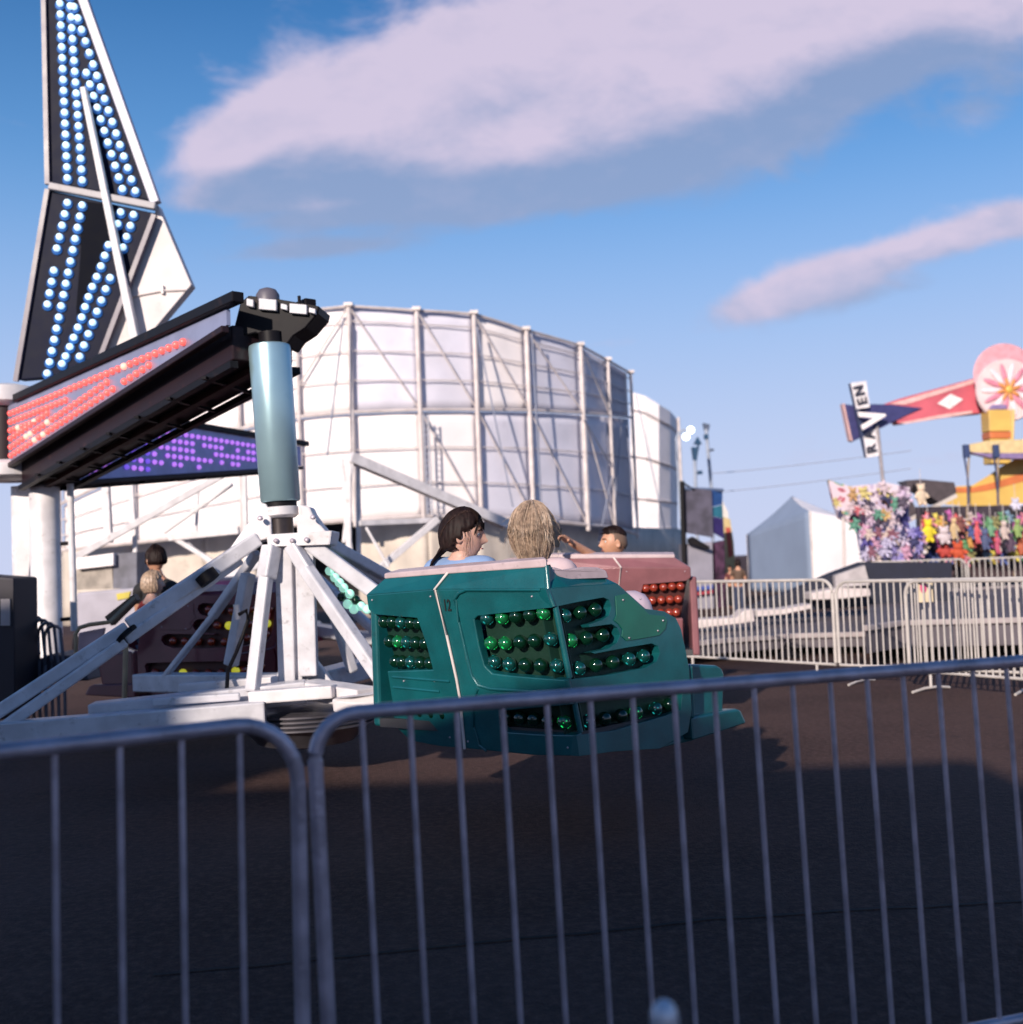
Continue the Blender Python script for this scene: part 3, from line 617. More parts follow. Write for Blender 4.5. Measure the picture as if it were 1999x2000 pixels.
# chain of lit green lamps hanging by the struts
lmp = thing('lamp_string', P(690, 1160, 7.9), 'short string of glowing pale green lamps behind the spindle struts', 'lamps')
MB().beam(P(640, 1115, 7.95), P(735, 1205, 7.95), .06, .03).build('strip', BLACK, lmp)
GLIT = mat('pale green lit glass', (0.4, 0.9, 0.7), 0.2, emit=(0.50, 0.95, 0.78), es=0.45)
GREEN = mat('dark green glass bulb', (0.002, 0.020, 0.010), 0.08, coat=0.3)
GREENL = mat('glowing green bulb', (0.005, 0.10, 0.03), 0.08, spark=True, emit=(0.02, 1.0, 0.2), es=1.1, coat=1.0)
GREENC = mat('teal glinting bulb', (0.003, 0.04, 0.035), 0.08, spark=True, emit=(0.03, 0.75, 0.75), es=0.55, coat=1.0)
for i, (x, y) in enumerate([(645, 1115), (655, 1128), (664, 1138), (672, 1148), (684, 1160), (696, 1172), (706, 1184), (718, 1190), (668, 1166), (680, 1180), (692, 1190)]):
    bulb(P(x, y, 7.9), .034, GREEN if i in (5, 8) else GLIT, lmp)

# second spindle under the far boom: same build turned about the hub
sp2 = spindle('far ride spindle behind the teal cylinder, with a dark red cylinder of its own', mat('dark red cylinder', (0.10, 0.015, 0.03), 0.35))
Rm = Matrix.Translation(HUB) @ Matrix.Rotation(R(120), 4, 'Z') @ Matrix.Translation(-HUB)
sp2.location = Rm @ sp2.location; sp2.rotation_euler = (0, 0, R(120)); 

# ------------------------------------------------------------------ ride cars
def make_car(label, body, back, bm, bl, bl2, number=None, numcol=None, rim=RIM):
    org = V((0.1, 6.2, 0.45)); t = thing('ride_car', org, label, 'ride car', 'cars of the spinning ride')
    A = P(851, 1151, 5.72); R1 = P(1078, 1187, 5.30); R2 = P(1127, 1434, 5.34)
    LM = plane3(A, R1, R2); A2 = OP(901, 1364, LM); LL = plane3(A, A2, P(716, 1162, 6.12)); RR = plane3(R1, R2, P(1338, 1260, 5.95))
    def rx(y): return 1078 + .1984 * (y - 1187)
    def skin(pts, pl, name='shell', th=.055, m=body, bev=.006, off=0):
        return MB().prism([OP(x, y, pl, off) for x, y in pts], -pl[1] * th).build(name, m, t, bevel=bev)
    ll = [(716, 1162), (851, 1151), (876, 1240), (894, 1325), (901, 1364), (910, 1462), (860, 1458), (802, 1447), (771, 1417), (767, 1371), (757, 1311), (846, 1308), (832, 1255), (815, 1207), (730, 1200), (720, 1190)]
    lm = [(851, 1151), (1066, 1150), (rx(1187), 1187), (1000, 1196), (934, 1203), (927, 1210), (936, 1260), (947, 1300), (962, 1315), (1000, 1320), (1060, 1325), (rx(1326), 1328), (rx(1374), 1376), (1050, 1382), (985, 1388), (976, 1396), (978, 1420), (992, 1430), (1050, 1434), (rx(1432), 1436), (1132, 1477), (1040, 1475), (910, 1462), (901, 1364), (894, 1325), (876, 1240)]
    rr = [(1066, 1150), (1112, 1146), (1207, 1140), (1235, 1165), (1262, 1189), (1299, 1194), (1321, 1207), (1331, 1228), (1340, 1268), (1347, 1306), (1352, 1386), (1345, 1430), (1290, 1462), (1200, 1468), (1132, 1477), (rx(1432), 1436), (1200, 1427), (1300, 1398), (1331, 1386), (1334, 1350), (1328, 1342), (1240, 1356), (rx(1374), 1376), (rx(1326), 1328),
          (1190, 1318), (1262, 1304), (1283, 1292), (1290, 1275), (1286, 1262), (1274, 1257), (1220, 1266), (1163, 1277), (1155, 1274), (1190, 1266), (1206, 1255), (1212, 1240), (1207, 1226), (1196, 1219), (1153, 1225), (1150, 1220), (1176, 1211), (1190, 1202), (1195, 1186), (1191, 1172), (1180, 1167), (1130, 1176), (rx(1187), 1187)]
    skin(ll, LL); skin(lm, LM); skin(rr, RR)
    # recessed back plates
    for pts, pl in (([(722, 1180), (848, 1180), (890, 1330), (765, 1330)], LL), ([(925, 1180), (rx(1180), 1180), (rx(1440), 1442), (970, 1440)], LM), ([(rx(1180), 1180), (1205, 1160), (1300, 1250), (1345, 1400), (rx(1440), 1442)], RR)):
        skin(pts, pl, 'back_plate', .01, back, 0, -.07)
    for pts, pl in (([(757, 1330), (895, 1330), (905, 1440), (785, 1430)], LL),):
        skin(pts, pl, 'back_plate', .01, back, 0, -.03)
    # ridge in the lamp recess and along the shell
    MB().tube([OP(rx(1188), 1188, LM, -.035), OP(rx(1327), 1327, LM, -.035)], .016, 10).build('ridge_bar', body, t, smooth=True)
    MB().tube([OP(rx(1374), 1374, LM, -.035), OP(rx(1434), 1434, LM, -.035)], .014, 10).build('ridge_bar', body, t, smooth=True)
    # upper sloping band
    def band(lo, hi, pls, back_off):
        mb = MB(); a = []
        lo3 = [OP(x, y, p, .0) for (x, y), p in zip(lo, pls)]; hi3 = [OP(x, y, p, -back_off) for (x, y), p in zip(hi, pls)]
        n = len(lo3)
        ins = [-p[1] * .03 for p in pls]
        mb.v = lo3 + hi3 + [v + i for v, i in zip(lo3, ins)] + [v + i for v, i in zip(hi3, ins)]
        for i in range(n - 1):
            mb.f += [(i, i + 1, n + i + 1, n + i), (2 * n + i, 3 * n + i, 3 * n + i + 1, 2 * n + i + 1), (n + i, n + i + 1, 3 * n + i + 1, 3 * n + i), (i, 2 * n + i, 2 * n + i + 1, i + 1)]
        mb.f += [(0, n, 3 * n, 2 * n), (n - 1, 3 * n - 1 - n + n if False else 3 * n - 1, 4 * n - 1, 2 * n - 1)]
        return mb.build('upper_band', body, t, bevel=.004)
    band([(716, 1162), (851, 1151), (1066, 1150), (1112, 1146), (1207, 1140)], [(741, 1131), (865, 1121), (1058, 1108), (1082, 1108), (1199, 1127)], [LL, LM, LM, RR, RR], .055)
    MB().tube([OP(1059, 1109, LM, -.05), OP(1067, 1151, LM, -.012), OP(rx(1186), 1186, LM, -.014)], .014, 10).build('ridge_bar', body, t, smooth=True)
    MB().tube([OP(rx(1330), 1330, LM, -.013), OP(rx(1372), 1372, LM, -.013)], .013, 10).build('ridge_bar', body, t, smooth=True)
    # frame moulding left of the lamp opening
    mo = [OP(x, y, LM, .004) for x, y in [(1058, 1152), (960, 1152), (912, 1152), (898, 1158), (891, 1170), (898, 1215), (912, 1275), (922, 1318), (936, 1338), (960, 1345), (1040, 1350), (1106, 1354)]]
    MB().tube(mo, .009, 8).build('moulding', body, t, smooth=True)
    mo = [OP(x, y, LM, .004) for x, y in [(934, 1345), (925, 1372), (926, 1420), (938, 1455), (952, 1466)]]
    MB().tube(mo, .008, 8).build('moulding', body, t, smooth=True)
    for (x0, x1, y) in [(770, 860, 1345), (768, 880, 1325)]:
        MB().tube([OP(x0, y - 3, LL, .0), OP(x1, y + 6, LL, .0)], .008, 8).build('moulding', body, t, smooth=True)
    # pale seam strip
    MB().tube([OP(865, 1121, LM, -.045), OP(851, 1151, LM, .006), OP(875, 1240, LM, .006), OP(894, 1325, LM, .006), OP(901, 1366, LM, .006), OP(910, 1462, LM, .006)], .0075, 8).build('seam_strip', TRIM, t, smooth=True)
    # rim padding
    n1 = -LL[1]; n2 = -LM[1]; n3 = -RR[1]
    b = MB(); lo = [OP(739, 1134, LL, -.045), OP(865, 1124, LM, -.045), OP(1058, 1111, LM, -.045), OP(1083, 1110, RR, -.045)]
    hh = [.030, .034, .042, .04]; dep = [n1 * .11, n2 * .11, (n2 + n3) * .07, n3 * .11]
    n = len(lo); b.v = lo + [p + V((0, 0, h_)) for p, h_ in zip(lo, hh)] + [p + V((0, 0, h_ + .004)) + q for p, h_, q in zip(lo, hh, dep)] + [p + q for p, q in zip(lo, dep)]
    for i in range(n - 1):
        for a_, c_ in ((0, 1), (1, 2), (2, 3), (3, 0)): b.f.append((a_ * n + i, a_ * n + i + 1, c_ * n + i + 1, c_ * n + i))
    b.f += [(0, n, 2 * n, 3 * n), (n - 1, 4 * n - 1, 3 * n - 1, 2 * n - 1)]
    b.build('rim_pad', rim, t, bevel=.010)
    MB().prism([OP(x, y, RR, -.03) for x, y in [(1078, 1112), (1112, 1131), (1199, 1128), (1194, 1113), (1178, 1107), (1150, 1106), (1112, 1112), (1092, 1106)]], n3 * .12).build('rim_pad', rim, t, bevel=.012)
    skin([(1202, 1164), (1225, 1159), (1245, 1178), (1268, 1200), (1297, 1203), (1303, 1212), (1300, 1228), (1288, 1241), (1255, 1247), (1224, 1252), (1214, 1243), (1216, 1230), (1208, 1219), (1199, 1212), (1204, 1200)], RR, 'side_panel', .004, STICK if body is TEAL else body, .002, .005)
    for (x, y, pl_) in [(728, 1172, LL), (735, 1325, LL), (790, 1330, LL), (850, 1330, LL), (842, 1165, LL), (880, 1440, LL), (1216, 1172, RR), (1294, 1212, RR), (1284, 1232, RR), (1228, 1246, RR), (1250, 1170, RR), (915, 1448, LM), (1110, 1460, LM), (1040, 1165, LM)]:
        MB().sphere(OP(x, y, pl_, .007 if pl_ is RR else .001), .0055, 8, 6).build('rivet', GALV, t, smooth=True)
    # seat tub behind: floor, inner walls, far side, bench
    S0 = OP(722, 1190, LL, -.05); S4 = OP(1338, 1250, RR, -.05); zb_ = .56; top = 1.30
    FL = V((0.0, 6.95, 0)); FR = V((.82, 6.95, 0))
    def wall(p, q, z0, z1, nm, th=.06, m=body):
        p = V((p.x, p.y, 0)); q = V((q.x, q.y, 0)); d = (q - p).normalized(); n_ = V((-d.y, d.x, 0)) * th
        return MB().hull8([p + V((0, 0, z0)), q + V((0, 0, z0)), q + V((0, 0, z1)), p + V((0, 0, z1))], [p + n_ + V((0, 0, z0)), q + n_ + V((0, 0, z0)), q + n_ + V((0, 0, z1)), p + n_ + V((0, 0, z1))]).build(nm, m, t, bevel=.015)
    wall(S0, FL, zb_, 1.22, 'end_wall'); wall(FL, FR, zb_, .98, 'front_wall')
    wall(FR, V((S4.x + .02, S4.y, 0)), zb_, .85, 'entry_wall')
    ridge = OP(1110, 1300, LM, -.1); c0 = [V((p.x, p.y, 0)) for p in (S0, ridge, S4, FR, FL)]
    MB().prism([p + V((0, 0, zb_)) for p in c0], (0, 0, .05)).build('floor', SEATV, t)
    s1 = OP(760, 1200, LL, -.12); s2 = OP(1060, 1200, LM, -.14)
    MB().hull8([V((s1.x, s1.y, .88)), V((s2.x, s2.y, .88)), V((s2.x + .25, s2.y + .38, .88)), V((s1.x + .25, s1.y + .35, .88))], [V((s1.x, s1.y, 1.0)), V((s2.x, s2.y, 1.0)), V((s2.x + .25, s2.y + .38, 1.0)), V((s1.x + .25, s1.y + .35, 1.0))]).build('seat', SEATV, t, bevel=.03)
    # tapered belly and entry step on the right
    skin([(1340, 1296), (1400, 1299), (1412, 1306), (1417, 1318), (1414, 1399), (1356, 1447), (1290, 1462), (1345, 1430)], (RR[0] - RR[1] * .12, RR[1]), 'entry_step', .35, body, .02)
    skin([(1350, 1400), (1440, 1384), (1450, 1388), (1461, 1412), (1400, 1432), (1354, 1446)], (RR[0] - RR[1] * .06, RR[1]), 'foot_plate', .30, body, .015)
    cen = OP(1000, 1455, LM, -.35)
    MB().prism([OP(805, 1447, LL, -.03), OP(910, 1461, LM, -.03), OP(1130, 1474, LM, -.03), OP(1290, 1460, RR, -.03), OP(1290, 1440, RR, -.5), OP(905, 1440, LM, -.5)], (0, 0, .03)).build('belly', body, t)
    # lamps
    rows = [(LM, [(945, 1210), (975, 1209), (1002, 1206), (1029, 1203), (1056, 1200), (953, 1259), (981, 1259), (1010, 1256), (1038, 1254), (1070, 1251), (960, 1295), (989, 1300), (1020, 1301), (1050, 1302), (1082, 1303), (982, 1403), (1010, 1406), (1037, 1408), (1065, 1412), (1097, 1413)]),
            (RR, [(1112, 1202), (1142, 1196), (1171, 1190), (1124, 1251), (1154, 1246), (1186, 1240), (1140, 1305), (1173, 1299), (1206, 1293), (1238, 1287), (1266, 1281), (1158, 1409), (1190, 1404), (1222, 1398), (1252, 1391), (1290, 1384), (1316, 1376)]),
            (LL, [(744, 1217), (760, 1217), (777, 1218), (796, 1219), (812, 1220), (755, 1255), (771, 1256), (788, 1257), (806, 1258), (824, 1259), (766, 1294), (779, 1295), (796, 1296), (815, 1297), (834, 1298), (800, 1392), (820, 1394), (842, 1396), (864, 1398)])]
    lit = {(975, 1209), (1056, 1200), (953, 1259), (981, 1259), (1124, 1251), (1097, 1413), (771, 1256), (1252, 1391)}
    lit2 = {(1070, 1251), (945, 1210), (989, 1300), (1082, 1303), (1112, 1202), (1140, 1305), (1238, 1287), (1266, 1281), (777, 1218), (1158, 1409), (1290, 1384), (788, 1257), (796, 1296), (960, 1295)}
    for pl, ps in rows:
        for p in ps:
            bulb(OP(p[0], p[1], pl, -.03), .036, bl if p in lit else bl2 if p in lit2 else bm, t)
    if number:
        X = (OP(960, 1170, LM) - OP(860, 1170, LM)).normalized(); Z = LM[1]; Y = Z.cross(X).normalized()
        c = OP(875, 1183, LM, .004) - org
        Mx = Matrix(((X.x * .62, Y.x, Z.x, c.x), (X.y * .62, Y.y, Z.y, c.y), (X.z * .62, Y.z, Z.z, c.z), (0, 0, 0, 1)))
        o = text_mesh(number, 'number', .085, .0012, .0015, mat('black number paint', (0.01, 0.015, 0.015), 0.5), t, Mx); o['label'] = 'black number 12 on the side'
    return t, LM, RR
carG, LMp, RRp = make_car('teal ride car number 12 with two girls in it and rows of green lamps', TEAL, TEALD, GREEN, GREENL, GREENC, '12')
OR_ = mat('orange red bulb', (0.26, 0.035, 0.018), 0.15, coat=.8)
carS, _, _ = make_car('salmon pink ride car behind the teal one, orange lamps at its right end', SALMON, DREDP, OR_, OR_, OR_)
carS.scale = (-1, 1, 1); carS.rotation_euler = (0, 0, R(-47)); carS.location = (0.90, 9.9, 0.50)
YB = mat('yellow lit bulb', (0.6, 0.5, 0.05), 0.15, emit=(0.75, 0.72, 0.05), es=.4)
DR_ = mat('dark red bulb', (0.25, 0.03, 0.01), 0.15, coat=.8)
carM, _, _ = make_car('maroon ride car behind the white struts at the left, a few yellow lamps lit', MAROON, DREDP, DR_, YB, DR_)
carM.scale = (-1, 1, 1); carM.rotation_euler = (0, 0, R(30)); carM.location = (-2.72, 10.25, 0.40)
PINKB = mat('pink fibreglass', (0.5, 0.12, 0.22), 0.4)
carP, _, _ = make_car('distant pink ride car glimpsed between the spindle struts', PINKB, DREDP, OR_, OR_, OR_)
carP.rotation_euler = (0, 0, R(20)); carP.location = (-3.9, 15.6, 0.4)

# ------------------------------------------------------------------ tall lamp fin above the hub
fin = thing('light_fin', HUB + V((0, 0, 3.6)), 'tall tapering fin on the ride hub, dark panels with columns of blue-white lamps', 'ride fin')
FD = 11.5; NAVY = mat('navy panel', (0.003, 0.005, 0.020), 0.5, spec=0.08)
NAVY2 = mat('black recess', (0.002, 0.003, 0.008), 0.6, spec=0.05)
TRIMW = mat('grey white trim', (0.45, 0.44, 0.52), 0.4, dirt=.3)
def fp(pts, D0, off, nm, m, bev=.008): return MB().prism([P(x, y, D0) for x, y in pts], off).build(nm, m, fin, bevel=bev)
up = fp([(80, -215), (84, 0), (90, 200), (98, 356), (298, 392), (228, 200), (158, 0), (86, -210)], FD, (.03, .12, 0), 'upper_panel', NAVY)
lp = fp([(98, 372), (302, 416), (196, 702), (120, 735), (34, 742), (66, 560)], FD, (.03, .12, 0), 'lower_panel', NAVY)
fp([(160, 392), (204, 398), (222, 450), (190, 520), (160, 600), (152, 650), (150, 600), (158, 500)], FD - .004, (0, .003, 0), 'dark_recess', NAVY2, 0)
fp([(308, 398), (375, 556), (286, 662), (196, 706), (302, 418)], FD + .05, (.0, .16, 0), 'rear_plate', mat('white fin plate', (0.60, 0.54, 0.53), 0.5, dirt=.2, scale=3), .01)
MB().tube([P(255, 580, FD + .04), P(318, 568, FD + .04), P(366, 566, FD + .04)], .012, 6).build('plate_seam', SCAF, fin)
MB().tube([P(318, 558, FD + .03), P(319, 574, FD + .03)], .02, 6).build('plate_hinge', SCAF, fin)
MB().beam(P(98, 364, FD - .03), P(306, 404, FD - .03), .08, .075).build('divider', mat('weathered divider', (0.34, 0.32, 0.34), 0.5, dirt=.5), fin, bevel=.01)
MB().beam(P(90, -210, FD - .01), P(306, 398, FD - .01), .10, .10).build('edge_trim', TRIMW, fin, bevel=.01)
MB().beam(P(82, -215, FD - .02), P(94, 360, FD - .02), .04, .05).build('edge_trim', mat('dark trim', (0.09, 0.07, 0.11), 0.4), fin)
MB().beam(P(94, 370, FD - .02), P(32, 745, FD - .02), .04, .05).build('edge_trim', MATS['dark trim'], fin)
MB().beam(P(303, 420, FD - .02), P(196, 704, FD - .02), .06, .05).build('edge_trim', MATS['dark trim'], fin)
MB().beam(P(164, 172, FD - .09), P(268, 675, FD - .06), .085, .06, w2=.12, h2=.09).build('centre_mast', WHITE, fin, bevel=.012)
BWL = mat('blue white lamp', (0.7, 0.85, 0.95), 0.12, 0.1, emit=(0.50, 0.78, 1.0), es=0.95, coat=1.0)
BWB = mat('lamp cup', (0.02, 0.10, 0.32), 0.3, emit=(0.01, 0.10, 0.4), es=0.25)
q = 1 / 2.416; sp_ = []
for i in range(-22, 17): sp_.append((285 + 2.2 * i, 15 + 51.5 * i))
for i in range(-22, 16): sp_.append((338 + 3.5 * i, 80 + 51.3 * i))
for i in range(-6, 16):  sp_.append((370 + 18.1 * (i), 85 + 54.3 * i))
for i in range(11): sp_.append((410 + 17 * i, 342 + 54.8 * i))
for i in range(5): sp_.append((320 - 12.5 * i, 955 + 54 * i))
for i in range(10): sp_.append((256 - 10.1 * i, 1275 + 53.3 * i))
for i in range(16): sp_.append((390 - 11 * i, 967 + 52.9 * i))
for (x, y) in [(572, 1000), (558, 1055), (514, 1155), (497, 1205), (479, 1255), (459, 1305), (438, 1352), (420, 1400), (404, 1447), (388, 1496), (370, 1544), (350, 1592), (332, 1636), (312, 1680), (295, 1716), (633, 1012), (618, 1064), (600, 1116), (583, 1166)]: sp_.append((x, y))
for i in range(8): sp_.append((522 - 20.5 * i, 1310 + 53 * i))
sp_ = [(x * q, y * q) for x, y in sp_]
def rightlim(y): return 158 + (298 - 158) * y / 392 - 6
sp_ = [(x, y) for x, y in sp_ if not (y < 380 and (x > rightlim(y))) and not (x < 92) and y > -150]
sp_.sort(key=lambda a: -a[1]); rest = MB(); rest2 = MB()
for i, (x, y) in enumerate(sp_):
    par = up if y < 365 else lp
    p = P(x, y, FD - .03)
    if i < 100: bulb(p, .036, BWL, par)
    else: rest.sphere(p, .036, 10, 7)
    rest2.lathe(p + V((-.006, .03, -.012)), [(.052, -.003), (.056, .012), (.045, .018)], 12, V((0, -1, 0)))
if rest.v: rest.build('bulb_field', BWL, up, smooth=True)['kind'] = 'stuff'
o = rest2.build('lamp_cups', BWB, fin, smooth=True); o['kind'] = 'stuff'
# ------------------------------------------------------------------ people
SKIN = mat('fair skin', (0.55, 0.33, 0.26), 0.5, var=0.06, scale=30, sub=0.15)
SKINB = mat('tanned skin', (0.52, 0.27, 0.17), 0.5, var=0.06, scale=30, sub=0.12)
HDARK = mat('dark brown hair', (0.016, 0.008, 0.007), 0.6, spec=0.2, var=0.35, scale=60)
HBLOND = mat('dark blond hair', (0.34, 0.24, 0.17), 0.42, var=0.4, scale=45)
HBLOND2 = mat('light blond strand', (0.46, 0.345, 0.25), 0.42, var=0.2, scale=45)
HBLOND3 = mat('deep blond strand', (0.27, 0.19, 0.14), 0.5, var=0.2, scale=45)  # darkest strand tone, mixed in at random

def head_geo(M, s=1.0):          # face looks along +y, returns vertices and faces
    nu, nv = 56, 40; vs = []; fs = []
    def gauss(a, b, w): return math.exp(-((a - b) / w) ** 2)
    for j in range(nv + 1):
        th = math.pi * j / nv
        for i in range(nu):
            ph = 2 * math.pi * i / nu
            x = math.sin(th) * math.cos(ph); y = math.sin(th) * math.sin(ph); z = math.cos(th)
            X = x * .076; Y = y * .094; Z = z * .115
            if z < 0.1:
                k = min(1, (0.1 - z)); X *= 1 - .36 * k ** 1.4; Y = Y * (1 - .12 * k) + .012 * k
            if y < 0: Y *= 1.06; Z += .008 * (-y) * (1 if z > 0 else .2)
            if y > 0.2:
                f = (y - .2) / .8; ax = abs(X)
                Y += f * (.026 * math.exp(-(X / .011) ** 2) * (math.exp(-((Z + .024) / .014) ** 2) + .55 * math.exp(-((Z - .0) / .022) ** 2)))
                Y -= f * .011 * math.exp(-((ax - .031) / .017) ** 2) * gauss(Z, .008, .013)
                Y += f * .006 * gauss(Z, .032, .012) * math.exp(-(ax / .05) ** 2)
                Y += f * .008 * math.exp(-(X / .022) ** 2) * (gauss(Z, -.054, .006) + gauss(Z, -.066, .007))
                Y -= f * .004 * math.exp(-(X / .026) ** 2) * gauss(Z, -.060, .0035)
                Y += f * .012 * math.exp(-(X / .022) ** 2) * gauss(Z, -.094, .016)
            vs.append(M @ (V((X, Y, Z)) * s))
    for j in range(nv):
        for i in range(nu): fs.append((j * nu + i, (j + 1) * nu + i, (j + 1) * nu + (i + 1) % nu, j * nu + (i + 1) % nu))
    o = len(vs)
    for sx in (-1, 1):            # ears
        e = MB().sphere((0, 0, 0), (.011, .020, .033), 12, 8); E = Matrix.Translation(V((sx * .075, -.006, -.008)) * s) @ Matrix.Rotation(R(-12), 4, 'X') @ Matrix.Rotation(R(25 * sx), 4, 'Z')
        o = len(vs)
        for v in e.v:
            w_ = v.copy(); rr_ = math.hypot(w_.y / .020, w_.z / .033)
            if rr_ < .6: w_.x *= .25
            vs.append(M @ (E @ (w_ * s)))
        fs += [tuple(i + o for i in f) for f in e.f]
    return vs, fs
def skin_mesh(pts, edges, radii, sub=2, root=0):
    me = bpy.data.meshes.new('tmp'); me.from_pydata([V(p) for p in pts], edges, []); ob = bpy.data.objects.new('tmp', me); COL.objects.link(ob)
    sk_ = ob.modifiers.new('s', 'SKIN'); ss = ob.modifiers.new('u', 'SUBSURF'); ss.levels = sub; ss.render_levels = sub
    sv = me.skin_vertices[0].data
    for i, r in enumerate(radii): sv[i].radius = (r, r) if not hasattr(r, '__len__') else r; sv[i].use_root = (i == root)
    dg = bpy.context.evaluated_depsgraph_get(); ev = ob.evaluated_get(dg); m2 = bpy.data.meshes.new_from_object(ev)
    vs = [v.co.copy() for v in m2.vertices]; fs = [tuple(p.vertices) for p in m2.polygons]
    bpy.data.objects.remove(ob); bpy.data.meshes.remove(me); bpy.data.meshes.remove(m2)
    return vs, fs
def frame(face, up=V((0, 0, 1)), tilt=0):
    y = V(face).normalized(); x = y.cross(up).normalized(); z = x.cross(y).normalized()
    return Matrix(((x.x, y.x, z.x, 0), (x.y, y.y, z.y, 0), (x.z, y.z, z.z, 0), (0, 0, 0, 1)))
def hand_geo(mb, W, dir_, up, s=1.0):
    F_ = frame(dir_, up); 
    def T(x, y, z): return W + (F_ @ V((x, y, z))) * s
    mb.hull8([T(-.035, 0, -.012), T(.035, 0, -.012), T(.030, 0, .012), T(-.030, 0, .012)], [T(-.040, .085, -.010), T(.038, .085, -.010), T(.036, .085, .010), T(-.038, .085, .010)])
    for i, (x, L) in enumerate([(-.031, .060), (-.011, .072), (.010, .068), (.030, .052)]):
        mb.tube([T(x, .075, 0), T(x * 1.05, .085 + L * .45, -.006), T(x * 1.05, .085 + L * .8, -.026), T(x, .085 + L * .85, -.045)], .0088 * s, 8, .007 * s)
    mb.tube([T(-.030, .02, -.005), T(-.056, .045, -.012), T(-.062, .07, -.024)], .0105 * s, 8, .0085 * s)
def person(label, H, face, body, skin, s=1.0, hip=None, knees=None, arms=None, standing=False, group=None, cloth=None, trousers=None, sleeve=1, tilt=V((0, 0, 1)), nk=1.0, kr=1.0):
    """H head centre, face / body directions, hip + knee + hand positions in metres; one continuous body mesh, clothes as children."""
    H = V(H); body = V(body).normalized(); side = body.cross(V((0, 0, 1))).normalized()
    neck = H + V((0, 0, -.125)) * s - V(face).normalized() * .018 * s; nb = neck + V((0, 0, -.07 * nk)) * s - body * .01
    chest = nb + V((0, 0, -.13)) * s; hip = V(hip) if hip is not None else nb + V((0, 0, -.50)) * s - body * .02
    belly = chest.lerp(hip, .5)
    t = thing('person', (hip.x, hip.y, 0 if standing else hip.z - .1), label, 'person', group)
    pts = [hip, belly, chest, nb, neck, H + V((0, 0, -.06)) * s]; ed = [(0, 1), (1, 2), (2, 3), (3, 4), (4, 5)]; rad = [(.12 * s, .10 * s), (.115 * s, .09 * s), (.13 * s, .095 * s), .062 * s, .048 * s, .05 * s]
    shl = []; arm_pts = {}
    for k_, sg in enumerate((-1, 1)):
        sh = nb + side * sg * .155 * s + V((0, 0, -.045 * nk)) * s
        el = sh + V((0, 0, -.25)) * s + body * .06 * s + side * sg * .03; wr = el + body * .20 * s + V((0, 0, -.03))
        if arms and arms[k_]: el, wr = V(arms[k_][0]), V(arms[k_][1])
        i0 = len(pts); pts += [nb + side * sg * .08 * s + V((0, 0, -.02)) * s, sh, el, wr]; ed += [(3, i0), (i0, i0 + 1), (i0 + 1, i0 + 2), (i0 + 2, i0 + 3)]; rad += [.06 * s, .056 * s, .040 * s, .027 * s]
        arm_pts[k_] = (sh, el, wr)
    legs = {}
    for k_, sg in enumerate((-1, 1)):
        hj = hip + side * sg * .085 * s + V((0, 0, -.03))
        if standing: kn = hj + V((0, 0, -.43)) * s + body * .02; an = kn + V((0, 0, -.42)) * s; tn = an + body * .14 * s + V((0, 0, -.035)) * s
        else: kn = V(knees[k_]) if knees else hj + body * .40 * s + V((0, 0, .06)); an = kn + V((0, 0, -.36)) * s + body * .04; tn = an + body * .12 * s + V((0, 0, -.03)) * s
        i0 = len(pts); pts += [hj, kn, an, tn]; ed += [(0, i0), (i0, i0 + 1), (i0 + 1, i0 + 2), (i0 + 2, i0 + 3)]; rad += [.085 * s, .055 * s, .036 * s, .03 * s]
        legs[k_] = (hj, kn, an, tn)
    vs, fs = skin_mesh(pts, ed, rad)
    mb = MB(); mb.add(vs, fs)
    M = Matrix.Translation(H) @ frame(face, tilt); hv, hf = head_geo(M, s); mb.add(hv, hf)
    for k_ in (0, 1):
        sh, el, wr = arm_pts[k_]; d = (wr - el).normalized(); hand_geo(mb, wr, d, V((0, 0, 1)), s)
    mb.build('body', skin, t, smooth=True, auto=60)
    if cloth is not None:
        p2 = [hip, belly, chest, nb + V((0, 0, -.035)) * s]; e2 = [(0, 1), (1, 2), (2, 3)]; r2 = [(.135 * s, .115 * s), (.128 * s, .103 * s), (.143 * s, .108 * s), .085 * s]
        for k_, sg in enumerate((-1, 1)):
            sh, el, wr = arm_pts[k_]; i0 = len(p2); end = sh.lerp(el, .55) if sleeve == 1 else el.lerp(wr, .8)
            p2 += [nb + side * sg * .08 * s + V((0, 0, -.025)) * s, sh, end]; e2 += [(3, i0), (i0, i0 + 1), (i0 + 1, i0 + 2)]; r2 += [.07 * s, .068 * s, .056 * s]
            if sleeve == 2: p2.insert(len(p2) - 1, el); r2.insert(len(r2) - 1, .052 * s); e2[-1] = (i0 + 1, i0 + 2); e2.append((i0 + 2, i0 + 3))
        v2, f2 = skin_mesh(p2, e2, r2); 
        v2 = [v + V((noise.noise(v * 14), noise.noise(v * 14 + V((9, 0, 0))), 0)) * .006 for v in v2]
        MB().add(v2, f2).build('shirt', cloth, t, smooth=True, auto=80)
    if trousers is not None:
        p2 = [hip + V((0, 0, .03))]; e2 = []; r2 = [(.135 * s, .118 * s)]
        for k_ in (0, 1):
            hj, kn, an, tn = legs[k_]; i0 = len(p2); p2 += [hj, kn, an]; e2 += [(0, i0), (i0, i0 + 1), (i0 + 1, i0 + 2)]; r2 += [.098 * s, .068 * s * kr, .05 * s]
        v2, f2 = skin_mesh(p2, e2, r2); MB().add(v2, f2).build('trousers', trousers, t, smooth=True, auto=80)
